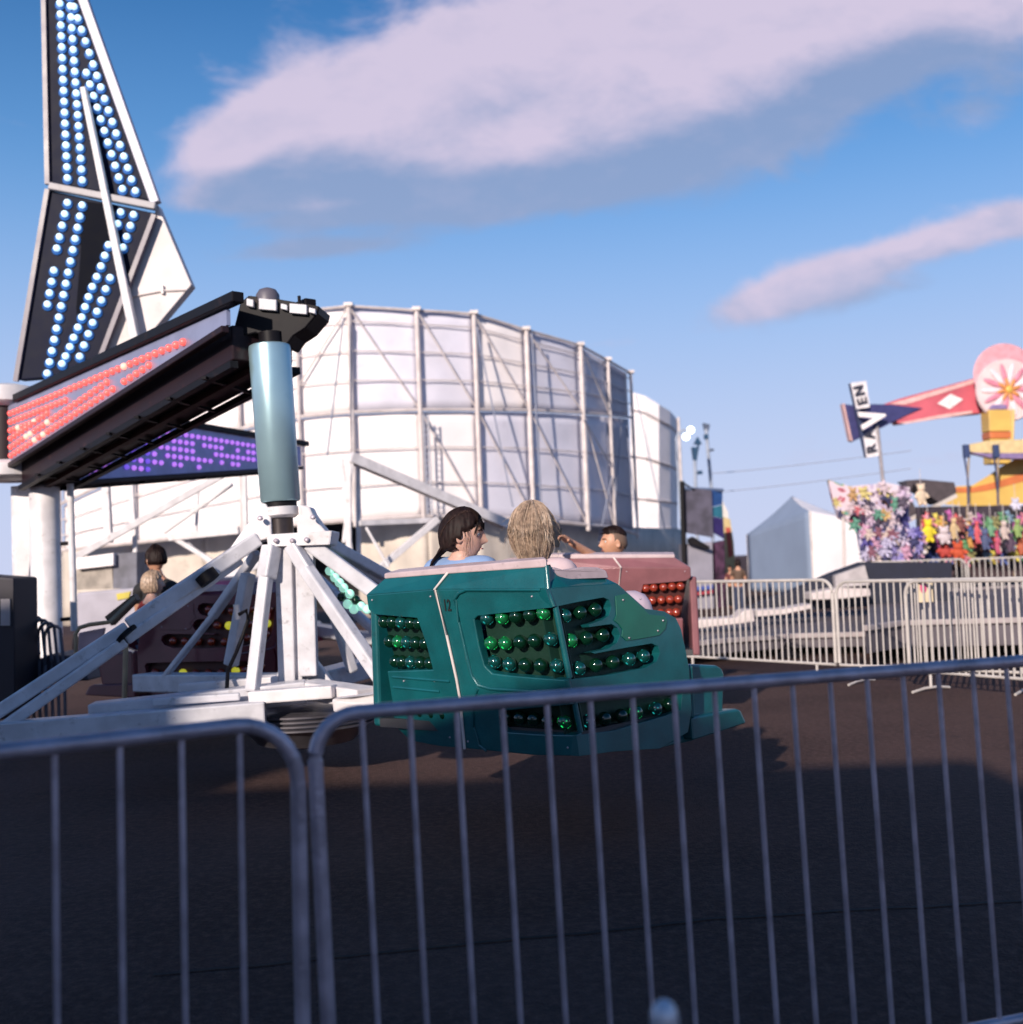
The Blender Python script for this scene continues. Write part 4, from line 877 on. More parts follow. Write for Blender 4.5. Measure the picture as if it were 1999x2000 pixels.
    for sx in (-1, 1):
        E = M @ V((sx * .031 * s, .077 * s, .008 * s))
        mb = MB().sphere(E - (M.to_3x3() @ V((0, .004, 0))) * s, .0105 * s, 12, 8); mb.build('eye', mat('eye white', (0.6, 0.58, 0.56), 0.2), t, smooth=True)
        mb = MB().sphere(M @ V((sx * .031 * s, .0815 * s, .008 * s)), .0045 * s, 8, 6); mb.build('iris', mat('dark iris', (0.02, 0.012, 0.01), 0.1), t, smooth=True)
        mb = MB().tube([M @ V((sx * .014 * s, .093 * s, .026 * s)), M @ V((sx * .032 * s, .090 * s, .031 * s)), M @ V((sx * .050 * s, .076 * s, .026 * s))], .0032 * s, 6); mb.build('eyebrow', HDARK if skin is SKINB or 'dark' in label else HBLOND3, t)
    mb = MB().tube([M @ V((-.020 * s, .091 * s, -.060 * s)), M @ V((0, .0985 * s, -.0595 * s)), M @ V((.020 * s, .091 * s, -.060 * s))], .0034 * s, 8); mb.build('lips', mat('lips', (0.40, 0.13, 0.11), 0.4), t, smooth=True)
    return t, M

def scalp(M, s, m, parent, mask, grow=1.08, name='hair', rough=.004, seed=0):
    nu, nv = 96, 60; vs = []; fs = []
    for j in range(nv + 1):
        th = math.pi * j / nv
        for i in range(nu):
            ph = 2 * math.pi * i / nu; x = math.sin(th) * math.cos(ph); y = math.sin(th) * math.sin(ph); z = math.cos(th)
            k = mask(x, y, z)
            rr_ = grow * (1 + .0) if k > 0 else .96
            rr_ = .97 + (grow - .97) * max(0, min(1, k * 6))
            ridge = rough * (noise.noise(V((math.cos(ph) * 9 + seed, math.sin(ph) * 9, z * 1.5))) + .5 * noise.noise(V((math.cos(ph) * 26, math.sin(ph) * 26 + seed, z * 3)))) if k > 0 else 0
            X = x * .076; Y = y * .094; Z = z * .115
            if z < 0: X *= 1 + .15 * z * z; 
            if y < 0: Y *= 1.08
            p = V((X, Y, Z)) * rr_; p += p.normalized() * ridge * 1.6
            vs.append(M @ (p * s))
    keep = []
    for j in range(nv):
        for i in range(nu):
            th = math.pi * (j + .5) / nv; ph = 2 * math.pi * (i + .5) / nu
            if mask(math.sin(th) * math.cos(ph), math.sin(th) * math.sin(ph), math.cos(th)) > -.08: fs.append((j * nu + i, (j + 1) * nu + i, (j + 1) * nu + (i + 1) % nu, j * nu + (i + 1) % nu))
    return MB().add(vs, fs).build(name, m, parent, smooth=True, auto=180)
def strands(M, s, n, path, mats_, parent, r=.0016, seed=1, names='hair_strands'):
    rnd = random.Random(seed); sets = [MB() for _ in mats_]
    for k_ in range(n):
        pts = path(rnd)
        if pts: sets[rnd.randrange(len(mats_))].tube([M @ (p * s) for p in pts], r * s * rnd.uniform(.7, 1.5), 4, r * s * .35)
    for b, m_ in zip(sets, mats_):
        if b.v: b.build(names, m_, parent, smooth=True)

BLUE = mat('light blue shirt', (0.20, 0.30, 0.50), 0.75, var=.1, bump=.3, bscale=25)
PINKW = mat('pale pink top', (0.55, 0.42, 0.44), 0.75, bump=.2, bscale=25)
LAV = mat('pale lavender leggings', (0.50, 0.40, 0.47), 0.7, var=.08, scale=8, bump=.2, bscale=20)
JEAN = mat('dark jeans', (0.03, 0.04, 0.08), 0.8)
BLKC = mat('black shirt', (0.012, 0.012, 0.014), 0.8)
# dark-haired girl, in profile to the right
Hc = P(906, 1046, 6.02)
hipA = V((Hc.x - .02, Hc.y + .12, 1.02))
gA, MA = person('girl with dark tied-back hair and a light blue shirt in the teal car', Hc, (1, -.06, -.08), (.45, .9, 0), SKIN, 1.13, nk=.2, hip=hipA, knees=[hipA + V((-.02, .44, .10)), hipA + V((.2, .40, .10))], cloth=BLUE, trousers=JEAN, tilt=V((.12, 0, 1)))
def maskA(x, y, z):
    if y > 0: return z - (.20 + .55 * max(0, y - .25)) + (.10 if abs(x) > .7 else 0) - (.0 if y < .35 else .1 * (y - .35))
    return z + .45 + .35 * (-y) - (.25 if abs(x) > .8 and y > -.35 else 0)
scalp(MA, 1.13, HDARK, gA, maskA, 1.20, rough=.004)
def pathA(rnd):
    a = rnd.uniform(-1, 1); b = rnd.uniform(.5, 1.15); out = []
    sgn = 1 if a > 0 else -1
    for i in range(9):
        t_ = i / 8; th = .25 + t_ * 1.75; px_ = sgn * (.03 + .058 * math.sin(min(1.5, th)) * (0.5 + .5 * b)) * (1 - .55 * t_ ** 2); py_ = .065 - .05 * b - (.15 + .02 * b) * t_; pz_ = .125 * math.cos(th * .72) * (1.0) - .05 * t_ ** 2
        rr_ = V((px_ / .092, (py_) / .118, pz_ / .135)).length; p = V((px_, py_, pz_)) / max(.001, rr_) * 1.01
        out.append(p + V((noise.noise(p * 20 + V((a * 9, 0, 0))) * .004, 0, noise.noise(p * 20 + V((0, a * 9, 0))) * .004)))
    return out
strands(MA, 1.13, 420, pathA, [HDARK, mat('brown hair strand', (0.05, 0.028, 0.02), 0.4)], gA, .0017, 3)
def bangsA(rnd):
    x = rnd.uniform(-.072, .072); z1 = rnd.uniform(.028, .046) - (.030 if abs(x) > .062 else 0)
    return [V((x * .5, .03, .135)), V((x * .75, .072, .105)), V((x * .92, .094 - x * x * 4, .065)), V((x * 1.05, .100 - x * x * 7, z1 + .02)), V((x * 1.08 + rnd.uniform(-.006, .006), .100 - x * x * 8, z1))]
strands(MA, 1.13, 260, bangsA, [HDARK], gA, .0014, 4, 'fringe')
def tailA(rnd):
    a = rnd.uniform(0, 6.28); r_ = .03 * math.sqrt(rnd.random())
    base = V((math.cos(a) * r_, -.088, -.055 + math.sin(a) * r_)); out = [base + V((0, .03, .03))]
    for i in range(7):
        t_ = i / 6; out.append(base + V((.012 * math.sin(t_ * 5 + a), -.045 * math.sin(t_ * 2.2) - .02 * t_, -.15 * t_)) + V((math.cos(a), math.sin(a), 0)) * .012 * math.sin(t_ * 3))
    return out
strands(MA, 1.13, 170, tailA, [HDARK], gA, .0028, 5, 'ponytail')
def wispA(rnd):
    x = .074; y = rnd.uniform(.01, .045); return [V((x, y, .03)), V((x + .007, y + .006, -.01)), V((x + .006, y + .002 + rnd.uniform(-.006, .008), -.055)), V((x + .0, y - .004, -.085 - rnd.random() * .02))]
strands(MA, 1.13, 7, wispA, [HDARK], gA, .0010, 6, 'hair_wisps')

# blonde girl, seen from behind
Hb = P(1042, 1044, 6.00); hipB = V((Hb.x + .04, Hb.y + .10, 1.02)); kneeR = P(1250, 1170, 6.22)
gB, MBx = person('girl with dark blond hair seen from behind in the teal car, knee raised', Hb, (.16, 1, -.02), (.35, .93, 0), SKIN, 1.24, nk=.25, hip=hipB, knees=[hipB + V((.1, .46, .12)), kneeR], cloth=PINKW, trousers=LAV, kr=1.35)
def maskB(x, y, z):
    if y > 0.25: return z - (.25 + .5 * (y - .25))
    return z + .50
scalp(MBx, 1.24, HBLOND, gB, maskB, 1.22, rough=.003, seed=4)
def pathB(rnd):
    az = rnd.uniform(-2.15, 2.15); out = []; gather = .45 + .6 * rnd.random(); lay = rnd.uniform(.95, 1.03); th1 = rnd.uniform(1.85, 2.85); ph0 = rnd.uniform(-.25, .25)
    nape = V((.012 + rnd.uniform(-.035, .035), -.098 + rnd.uniform(-.02, .01), -.150 + rnd.uniform(-.03, .03)))
    az += .05 * math.sin(az * 13 + 1.0) + .02 * math.sin(az * 37)
    for i in range(14):
        t_ = i / 13; th = .06 + t_ * th1; a2 = az + ph0 * t_
        p = V((math.sin(a2) * math.sin(th) * .104, -math.cos(a2) * math.sin(th) * .122 - .006, math.cos(th) * .147)) * lay
        u = max(0, (t_ - .55) / .45); u = u * u * (3 - 2 * u); p = p.lerp(nape, u * .85 * gather)
        p += V((noise.noise(V((az * 2.2, t_ * 2.0, 3.3))), noise.noise(V((az * 2.2, t_ * 2.0, 7))), .6 * noise.noise(V((az * 2, t_ * 3, 17))))) * .012
        out.append(p)
    return out
strands(MBx, 1.24, 1700, pathB, [HBLOND, HBLOND2, HBLOND, HBLOND3], gB, .0012, 11)
def curlB(rnd):
    c = V((.025, -.112, -.135)); a0 = rnd.uniform(0, 6.28); out = []; r_ = rnd.uniform(.008, .032); ax = rnd.uniform(-.4, .4)
    for i in range(9):
        a = a0 + i * .55; out.append(c + V((math.cos(a) * r_ + .02 * ax, rnd.uniform(-.003, .003) - .02 * i / 8, math.sin(a) * r_ * 1.2 - .004 * i)))
    return out
def flyB(rnd):
    az = rnd.uniform(-2, 2); th = rnd.uniform(.3, 2.0); p = V((math.sin(az) * math.sin(th) * .108, -math.cos(az) * math.sin(th) * .126, math.cos(th) * .15)); n_ = p.normalized(); dn = V((0, 0, -1)) - n_ * n_.dot(V((0, 0, -1))); dn += V((rnd.uniform(-.5, .5), 0, 0))
    return [p * .97, p + dn * .02 + n_ * .004, p + dn * .045 + n_ * rnd.uniform(.004, .014), p + dn * .07 + n_ * rnd.uniform(-.002, .016)]
strands(MBx, 1.24, 60, flyB, [HBLOND2, HBLOND], gB, .0007, 21, 'flyaway_hair')
strands(MBx, 1.24, 120, curlB, [HBLOND, HBLOND2, HBLOND3], gB, .0020, 12, 'hair_knot')

# boy in the salmon car
Hd = P(1200, 1060, 9.75); nbD = Hd + V((0, 0, -.19)); hipD = V((Hd.x + .05, Hd.y + .1, .98))
gD, MD = person('boy with short dark hair in the salmon car, one arm stretched out', Hd, (-1, -.22, .02), (-.5, -.85, 0), SKINB, 1.18, nk=1.5, hip=hipD, knees=[hipD + V((-.15, .3, .1)), hipD + V((.1, .32, .1))],
                arms=[(P(1170, 1092, 9.45), P(1112, 1057, 9.2)), None], cloth=BLKC, trousers=JEAN)
def maskD(x, y, z):
    if y > .2: return z - (.42 + .35 * (y - .2))
    return z - .02 + .42 * max(0, -y)
scalp(MD, 1.18, mat('cropped hair sides', (0.16, 0.10, 0.07), 0.7), gD, maskD, 1.035, name='faded_sides', rough=.0006)
scalp(MD, 1.18, HDARK, gD, lambda x, y, z: z - .52 + .22 * max(0, -y), 1.12, rough=.004)
def topD(rnd):
    x = rnd.uniform(-.055, .055); y = rnd.uniform(-.07, .07); z = .115 * math.sqrt(max(.05, 1 - (x / .085) ** 2 - (y / .104) ** 2)); p = V((x, y, z)); return [p, p * 1.06 + V((0, .006, .004)), p * 1.1 + V((0, .02, .002))]
strands(MD, 1.18, 300, topD, [HDARK], gD, .0018, 15)
ph_ = P(1090, 1050, 9.1); o = MB().box(ph_, (.05, .06, .16), Matrix.Rotation(R(12), 3, 'Y')).build('phone', mat('black phone', (0.01, 0.01, 0.012), 0.2), None, bevel=.006)
tag(o, "small black phone held in the boy's raised hand", 'phone')

# two riders in the maroon car
def simple_rider(label, x, y, D, face, body, skin, hairm, s, cloth, long_=False):
    Hq = P(x, y, D); hp = V((Hq.x, Hq.y + .05, Hq.z - .66 * s))
    t, M = person(label, Hq, face, body, skin, s, hip=hp, cloth=cloth, trousers=JEAN)
    scalp(M, s, hairm, t, (lambda a, b, c: (c - .2 - .5 * max(0, b - .2)) if b > .2 else c + (.8 if long_ else .3)), 1.18 if long_ else 1.13, rough=.008)
    return t
simple_rider('person with short dark hair at the back of the maroon car', 305, 1094, 10.5, (-.6, .7, 0), (.1, 1, 0), SKINB, HDARK, 1.12, BLKC)
simple_rider('child with blond hair and a red shirt riding in the maroon car', 300, 1140, 10.15, (.8, .5, 0), (.6, .7, 0), SKIN, HBLOND, .92, mat('red shirt', (0.30, 0.03, 0.02), 0.7), True)
# people by the tent
def stander(label, x, D, y_top, face, cloth, trous, hairm=HDARK):
    g0 = xy(x, D); zt = P(x, y_top, D).z; s = zt / 1.72
    Hq = V((g0.x, g0.y, zt - .12 * s)); t, M = person(label, Hq, face, face, SKINB, s, hip=V((g0.x, g0.y, .93 * s)), standing=True, cloth=cloth, trousers=trous)
    scalp(M, s, hairm, t, lambda a, b, c: (c - .3) if b > .2 else c + .6, 1.13)
stander('person in a brown top walking beside the white tent, seen from behind', 1437, 24, 1092, (.2, 1, 0), mat('brown top', (0.10, 0.06, 0.04), 0.8), JEAN)
stander('distant person in dark clothes half hidden beside the game booth', 1421, 30, 1105, (-.5, -.8, 0), mat('dark red top', (0.12, 0.03, 0.03), 0.8), BLKC)

# ------------------------------------------------------------------ right-hand side of the fairground
# game booth / trailer with banner
t = thing('game_booth', xy(1372, 30), 'tall narrow fair booth with a grey mesh screen and a blue banner edge', 'booth'); D = 30
MB().prism([P(1337, 1062, D), P(1392, 1058, D), P(1396, 1196, D), P(1340, 1205, D)], (.1, 1.6, 0)).build('body', mat('grey booth panel', (0.24, 0.23, 0.28), 0.5, dirt=.3, scale=2), t)
MB().prism([P(1335, 950, D), P(1391, 958, D), P(1394, 1050, D), P(1338, 1040, D)], (0, .06, 0)).build('mesh_screen', mat('dark mesh', (0.07, 0.065, 0.095), 0.8, var=.35, scale=3), t)
MB().prism([P(1391, 958, D + .1), P(1412, 957, D + .4), P(1412, 985, D + .4), P(1392, 990, D + .1)], (0, .1, 0)).build('banner', mat('blue banner', (0.03, 0.10, 0.30), 0.5), t)
MB().prism([P(1392, 991, D + .1), P(1412, 986, D + .4), P(1413, 1012, D + .4), P(1393, 1008, D + .1)], (0, .1, 0)).build('banner', mat('teal banner', (0.04, 0.22, 0.30), 0.5), t)
MB().prism([P(1393, 1009, D + .1), P(1413, 1013, D + .4), P(1415, 1052, D + .4), P(1394, 1040, D + .1)], (0, .1, 0)).build('banner', mat('indigo banner', (0.05, 0.03, 0.16), 0.5), t)
MB().prism([P(1396, 1060, D + .2), P(1416, 1055, D + .5), P(1418, 1190, D + .5), P(1398, 1196, D + .2)], (0, .8, 0)).build('side_panel', mat('red blue side', (0.12, 0.05, 0.09), 0.5, var=.6, scale=5), t)
MB().tube([P(1333, 940, D - .1), P(1341, 1205, D - .1)], .07, 8).build('post', BLACK, t)
MB().tube([P(1333, 942, D), P(1358, 958, D)], .03, 6).build('stay', BLACK, t)
MB().tube([P(1335, 954, D - .05), P(1413, 957, D + .3)], .05, 6).build('top_bar', mat('blue grey bar', (0.12, 0.16, 0.26), .5), t)
MB().prism([P(1345, 1052, D - .3), P(1354, 1048, D - .3), P(1388, 1068, D - .3), P(1385, 1074, D - .3), P(1345, 1060, D - .3)], (0, .2, 0)).build('awning_arm', BLACK, t)
MB().prism([P(1344, 1148, D - .2), P(1394, 1143, D - .2), P(1394, 1150, D - .2), P(1344, 1155, D - .2)], (0, .1, 0)).build('blue_stripe', mat('blue stripe', (0.05, 0.08, 0.3), .5), t)
MB().prism([P(1344, 1160, D - .2), P(1394, 1153, D - .2), P(1394, 1158, D - .2), P(1344, 1165, D - .2)], (0, .1, 0)).build('red_stripe', mat('red stripe', (0.35, 0.03, 0.05), .5), t)
t = thing('painted_sign', xy(1425, 33), 'slanting red and yellow painted sign board beside the booth', 'sign'); D = 33
MB().prism([P(1414, 1010, D), P(1427, 1014, D), P(1434, 1060, D), P(1440, 1150, D), P(1420, 1150, D)], (0, .15, 0)).build('board', mat('cream yellow board', (0.50, 0.38, 0.18), .5), t)
MB().prism([P(1418, 1030, D - .01), P(1427, 1030, D - .01), P(1433, 1085, D - .01), P(1424, 1090, D - .01)], (0, .01, 0)).build('red_panel', mat('red sign panel', (0.40, 0.06, 0.04), .5), t)
MB().prism([P(1412, 978, D + 1), P(1423, 1000, D + 1), P(1424, 1012, D + 1), P(1412, 1012, D + 1)], (0, .3, 0)).build('top_panel', mat('pale top panel', (0.6, 0.56, 0.52), .5), t)
# lamp masts
t = thing('light_mast', xy(1364, 44), 'slim light mast with two dark pointed floodlights stacked', 'light mast'); D = 44
MB().tube([P(1358, 900, D), P(1366, 1160, D)], .07, 8).build('pole', mat('blue grey pole', (0.30, 0.34, 0.42), .5), t, smooth=True)
DB = mat('dark blue lamp housing', (0.01, 0.05, 0.11), .35)
MB().prism([P(1364, 853, D), P(1357, 867, D), P(1372, 867, D)], (0, .3, 0)).build('floodlight', DB, t)
MB().prism([P(1353, 873, D), P(1367, 874, D), P(1362, 890, D), P(1360, 902, D), P(1357, 902, D)], (0, .3, 0)).build('floodlight', DB, t)
MB().tube([P(1359, 905, D), P(1365, 866, D)], .05, 6).build('bracket', DB, t)
MB().box(P(1368, 923, D), (.18, .2, .14)).build('small_lamp', DB, t)
t = thing('light_mast', xy(1390, 46), 'tallest slim light mast with a square dark lamp head on top', 'light mast'); D = 46
MB().tube([P(1380, 838, D), P(1391, 960, D), P(1396, 1160, D)], .07, 8).build('pole', MATS['blue grey pole'], t, smooth=True)
MB().prism([P(1375, 826, D), P(1388, 829, D), P(1385, 842, D), P(1379, 843, D)], (0, .3, 0)).build('floodlight', mat('grey lamp housing', (0.07, 0.09, 0.14), .4), t)
MB().box(P(1380, 853, D), (.17, .2, .2)).build('small_lamp', DB, t); MB().box(P(1390, 879, D), (.2, .15, .10)).build('small_lamp', MATS['grey lamp housing'], t)
t = thing('light_mast', xy(1322, 40), 'curved lamp arm with two brightly lit white lamps beside the white building', 'light mast'); D = 40
MB().tube([P(1336, 1090, D), P(1324, 900, D), P(1321, 860, D), P(1326, 846, D), P(1336, 840, D), P(1346, 843, D)], .05, 8).build('arm', MATS['blue grey pole'], t, smooth=True)
LW = mat('white lit lamp', (.9, .95, 1), .3, emit=(.92, .97, 1), es=2.2)
for (x, y) in [(1341, 853), (1350, 840)]: MB().lathe(P(x, y, D), [(.05, -.12), (.12, -.06), (.14, 0), (.12, .05), (.04, .09)], 16, V((0, -1, 0))).build('lamp', LW, t, smooth=True)
# white peaked tent
t = thing('peaked_tent', xy(1560, 38), 'pointed white party tent, its near side in blue-grey shade', 'tent'); D = 38
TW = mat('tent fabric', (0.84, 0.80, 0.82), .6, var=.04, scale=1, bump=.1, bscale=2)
z0 = 0.02
def gp(x, D): q_ = xy(x, D); return q_ + V((0, 0, z0))
cA, cB, cC, cD_ = gp(1458, 42.5), gp(1583, 37.2), gp(1684, 37.7), gp(1570, 43.5)
eA, eB, eC, eD = [V((c.x, c.y, z_)) for c, z_ in ((cA, P(1458, 1044, 42.5).z), (cB, P(1584, 998, 37.2).z), (cC, P(1684, 1020, 37.7).z), (cD_, P(1570, 1030, 43.5).z))]
apx = P(1549, 969, 40.0)
def fab(pts, nm, m=TW, n=12):
    mb = MB(); a, b_, c, d = [V(p) for p in pts]
    for j in range(n + 1):
        for i in range(n + 1):
            p = (a.lerp(b_, i / n)).lerp(d.lerp(c, i / n), j / n); mb.v.append(p + V((0, 1, 0)) * (.05 * noise.noise(p * 1.3)) + V((0, 0, -.06 * math.sin(math.pi * j / n) if nm == 'roof_panel' else 0)))
    mb.f = [(j * (n + 1) + i, j * (n + 1) + i + 1, (j + 1) * (n + 1) + i + 1, (j + 1) * (n + 1) + i) for j in range(n) for i in range(n)]
    o = mb.build(nm, m, t, smooth=True); o.modifiers.new('s', 'SOLIDIFY').thickness = .03
TG = mat('shade tinted tent fabric', (0.24, 0.30, 0.41), .6, var=.04, scale=1)  # white fabric with the left side's shade put into its colour
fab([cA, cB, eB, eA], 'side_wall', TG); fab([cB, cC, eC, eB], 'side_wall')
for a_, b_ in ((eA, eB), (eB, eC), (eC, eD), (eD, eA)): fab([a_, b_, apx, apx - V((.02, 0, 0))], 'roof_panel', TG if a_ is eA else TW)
for c, e in ((cA, eA), (cB, eB), (cC, eC)): MB().tube([c, e], .04, 8).build('pole', SCAF, t)
# low platforms, ramp and white edges
def slab(nm, label, pts, zt, th, m, cat='platform', em=None):
    t = thing(nm, (pts[0].x, pts[0].y, 0), label, cat)
    P3 = [V((p.x, p.y, zt)) for p in pts]; MB().prism(P3, (0, 0, -th)).build('deck', m, t, bevel=.01)
    if em:
        for a_, b_ in zip(pts[:-1], pts[1:]): MB().beam(V((a_.x, a_.y - .03, zt + .01)), V((b_.x, b_.y - .03, zt + .01)), .06, .07).build('edge', em, t, bevel=.01)
    return t
DECK = mat('purple grey deck', (0.10, 0.085, 0.10), .75, var=.2, scale=1.5, dirt=.3); EDGE = mat('worn pale edge', (0.34, 0.29, 0.29), .6, dirt=.4, scale=8)
slab('ride_platform', 'low purple-grey ride platform with a pale edge behind the far barriers', [G(1320, 1262, .28), G(1420, 1252, .28), G(1550, 1243, .28), G(1680, 1240, .28), G(1800, 1240, .28), G(2080, 1236, .28), G(2080, 1170, .28), G(1480, 1208, .28), G(1330, 1220, .28)], .28, .16, DECK, em=EDGE)
slab('ride_platform', 'upper pale ride platform close behind the barriers at the right edge', [G(1690, 1228, .5), G(1760, 1218, .5), G(2080, 1210, .5), G(2080, 1140, .5), G(1700, 1165, .5)], .5, .3, DECK, em=EDGE)
t = thing('loading_ramp', xy(1620, 17), 'dark sloping ramp below the white tent', 'ramp'); D = 19
MB().prism([P(1452, 1192, D), P(1560, 1150, D), P(1634, 1118, D), P(1690, 1098, D), P(1860, 1098, D), P(1860, 1175, D), P(1600, 1190, D), P(1470, 1200, D)], (0, .4, 0)).build('side', mat('dark ramp side', (0.012, 0.014, 0.03), .7), t)
MB().prism([P(1632, 1124, D - .2), P(1690, 1104, D - .2), P(1700, 1142, D - .2), P(1634, 1148, D - .2)], (0, .15, 0)).build('panel', mat('pale ramp panel', (0.42, 0.38, 0.38), .6, dirt=.4), t)
WK = mat('dusty white plank', (0.60, 0.52, 0.50), .6, dirt=.4, scale=9)
for i, (pp, lb) in enumerate([([(1338, 1212), (1372, 1210), (1440, 1206), (1455, 1192), (1472, 1190), (1476, 1214), (1450, 1218), (1380, 1226), (1338, 1232)], 'bright white kerb block behind the far barriers, nearest the teal car'),
                              ([(1476, 1192), (1530, 1190), (1586, 1180), (1586, 1188), (1530, 1200), (1480, 1204)], 'thin pale plank lying right of the white kerb block'),
                              ([(1586, 1158), (1640, 1148), (1700, 1150), (1702, 1164), (1642, 1170), (1588, 1172)], 'pale plank below the ramp panel')]):
    D = 16.5 + i; c = P(pp[0][0], pp[0][1], D); o = MB().prism([P(x, y, D) for x, y in pp], (0, .5, 0)).build('kerb_block', WK, None, bevel=.02); tag(o, lb, 'kerb block')
t = thing('barrier_foot', G(1540, 1288), 'small dark tripod foot standing on the asphalt before the far barriers', 'stand')
g0 = G(1540, 1286)
for dx, dy in ((-.17, -.1), (.16, -.08), (.02, .15)): MB().tube([g0 + V((dx, dy, .015)), g0 + V((0, 0, .22))], .014, 6).build('leg', BLACK, t)
MB().tube([g0 + V((0, 0, .2)), g0 + V((0, 0, .55))], .012, 6).build('stem', MATS['dark trim'], t)
MB().prism([g0 + V((-.16, -.09, .012)), g0 + V((.15, -.07, .012)), g0 + V((0, 0, .16))], (0, .05, 0)).build('gusset', BLACK, t)

# RAVEN ride sign with its boom
t = thing('ride_sign', xy(1722, 34), 'tall sign reading RAVEN upwards on a pole before a navy-tipped red arm', 'sign'); D = 34
MB().tube([P(1714, 830, D + .2), P(1727, 955, D + .2), P(1736, 1090, D + .2)], .06, 8).build('pole', mat('grey brown pole', (0.28, 0.25, 0.27), .5), t, smooth=True)
MB().prism([P(1663, 748, D + .02), P(1693, 744, D + .02), P(1700, 795, D + .02), P(1674, 799, D + .02)], (0, .12, 0)).build('letter_board', mat('white letter board', (.70, .66, .68), .5), t)
MB().prism([P(1688, 853, D + .02), P(1712, 838, D + .02), P(1718, 890, D + .02), P(1694, 894, D + .02)], (0, .12, 0)).build('letter_board', MATS['white letter board'], t)
MB().prism([P(1660, 749, D + .08), P(1669, 750, D + .08), P(1700, 893, D + .08), P(1691, 893, D + .08)], (0, .12, 0)).build('board_side', mat('dark board side', (.02, .03, .08), .5), t)
def letter(ch, x, y, size, m, ang=R(90 + 11), sx=1.0, wide=.012, D=34):
    c = P(x, y, D - .04) - root_loc(t)
    X = V((math.cos(ang), 0, math.sin(ang))); Y = V((-math.sin(ang), 0, math.cos(ang))); Z = V((0, -1, 0))
    return text_mesh(ch, 'letter', size, .02, wide, m, t, Matrix(((X.x * sx, Y.x, Z.x, c.x), (X.y * sx, Y.y, Z.y, c.y), (X.z * sx, Y.z, Z.z, c.z), (0, 0, 0, 1))))
DKL = mat('black sign letter', (.02, .02, .04), .5); WHL = mat('white sign letter', (.80, .74, .74), .5)
letter('R', 1704, 876, .42, DKL); letter('A', 1700, 848, .42, DKL); letter('E', 1686, 783, .42, DKL); letter('N', 1680, 762, .42, DKL)
letter('V', 1708, 816, 1.05, WHL, wide=.05, sx=.75, D=33.9)
am = thing('swing_ride', xy(1800, 34.3), 'red tapering ride arm with a white diamond and a navy swallow-tail tip', 'ride arm'); D = 34.3
MB().prism([P(1725, 790, D), P(1760, 778, D), P(1906, 738, D), P(1925, 745, D), P(1925, 806, D), P(1860, 812, D), P(1756, 828, D)], (0, .5, 0)).build('arm_body', mat('pink red arm', (.50, .10, .13), .4, var=.15, scale=1.5), am, bevel=.03)
MB().prism([P(1738, 789, D - .02), P(1906, 740, D - .02), P(1904, 748, D - .02), P(1770, 790, D - .02)], (0, .02, 0)).build('pale_edge', mat('pale arm edge', (.65, .40, .38), .5), am)
MB().prism([P(1756, 826, D - .02), P(1850, 808, D - .02), P(1900, 802, D - .02), P(1900, 807, D - .02), P(1770, 828, D - .02)], (0, .02, 0)).build('pale_edge', MATS['pale arm edge'], am)
MB().prism([P(1832, 788, D - .04), P(1858, 769, D - .04), P(1882, 780, D - .04), P(1856, 799, D - .04)], (0, .03, 0)).build('white_diamond', mat('white diamond', (.75, .68, .68), .5), am)
MB().prism([P(1651, 789, D - .05), P(1676, 793, D - .05), P(1706, 789, D - .05), P(1742, 790, D - .05), P(1804, 797, D - .05), P(1770, 812, D - .05), P(1718, 838, D - .05), P(1667, 862, D - .05)], (0, .3, 0)).build('navy_tip', mat('navy arm tip', (.035, .035, .13), .4), am, bevel=.02)
MB().prism([P(1647, 788, D), P(1652, 789, D), P(1668, 862, D), P(1662, 860, D)], (0, .3, 0)).build('pink_edge', MATS['pale arm edge'], am)
fw = thing('flower_disc', xy(1967, 33.8), 'big cream and pink flower-painted disc at the end of the red arm', 'ride decoration'); D = 33.8; fc = P(1968, 762, D)
CRM = mat('cream disc', (.68, .52, .52), .5, var=.1, scale=3)
MB().lathe(fc, [(.2, -.12), (.95, -.10), (.98, 0), (.95, .06), (.1, .08)], 48, V((0, -1, 0))).build('disc', CRM, fw, smooth=True)
MB().lathe(fc + V((0, .1, .5)), [(.9, -.12), (.98, 0), (.9, .02)], 36, V((0, -1, 0))).build('rear_disc', mat('pink disc', (.62, .30, .34), .5), fw, smooth=True)
pm = [mat('pink petal', (.62, .22, .30), .5), mat('pale petal', (.75, .62, .66), .5), mat('orange petal', (.62, .25, .08), .5)]
for k_ in range(14):
    a = k_ * 2 * math.pi / 14; Mx = Matrix.Rotation(-a, 3, 'Y'); c = fc + Mx @ V((.52, -.10, 0)); MB().sphere(c, (.32, .03, .085), 14, 8, Mx).build('petal', pm[k_ % 2], fw, smooth=True)
for k_ in range(8):
    a = k_ * 2 * math.pi / 8 + .2; Mx = Matrix.Rotation(-a, 3, 'Y'); c = fc + Mx @ V((.22, -.13, 0)); MB().sphere(c, (.16, .03, .06), 12, 8, Mx).build('petal', pm[2], fw, smooth=True)
MB().sphere(fc + V((0, -.15, 0)), (.11, .05, .11), 16, 10).build('centre', mat('yellow flower centre', (.65, .42, .08), .4), fw, smooth=True)
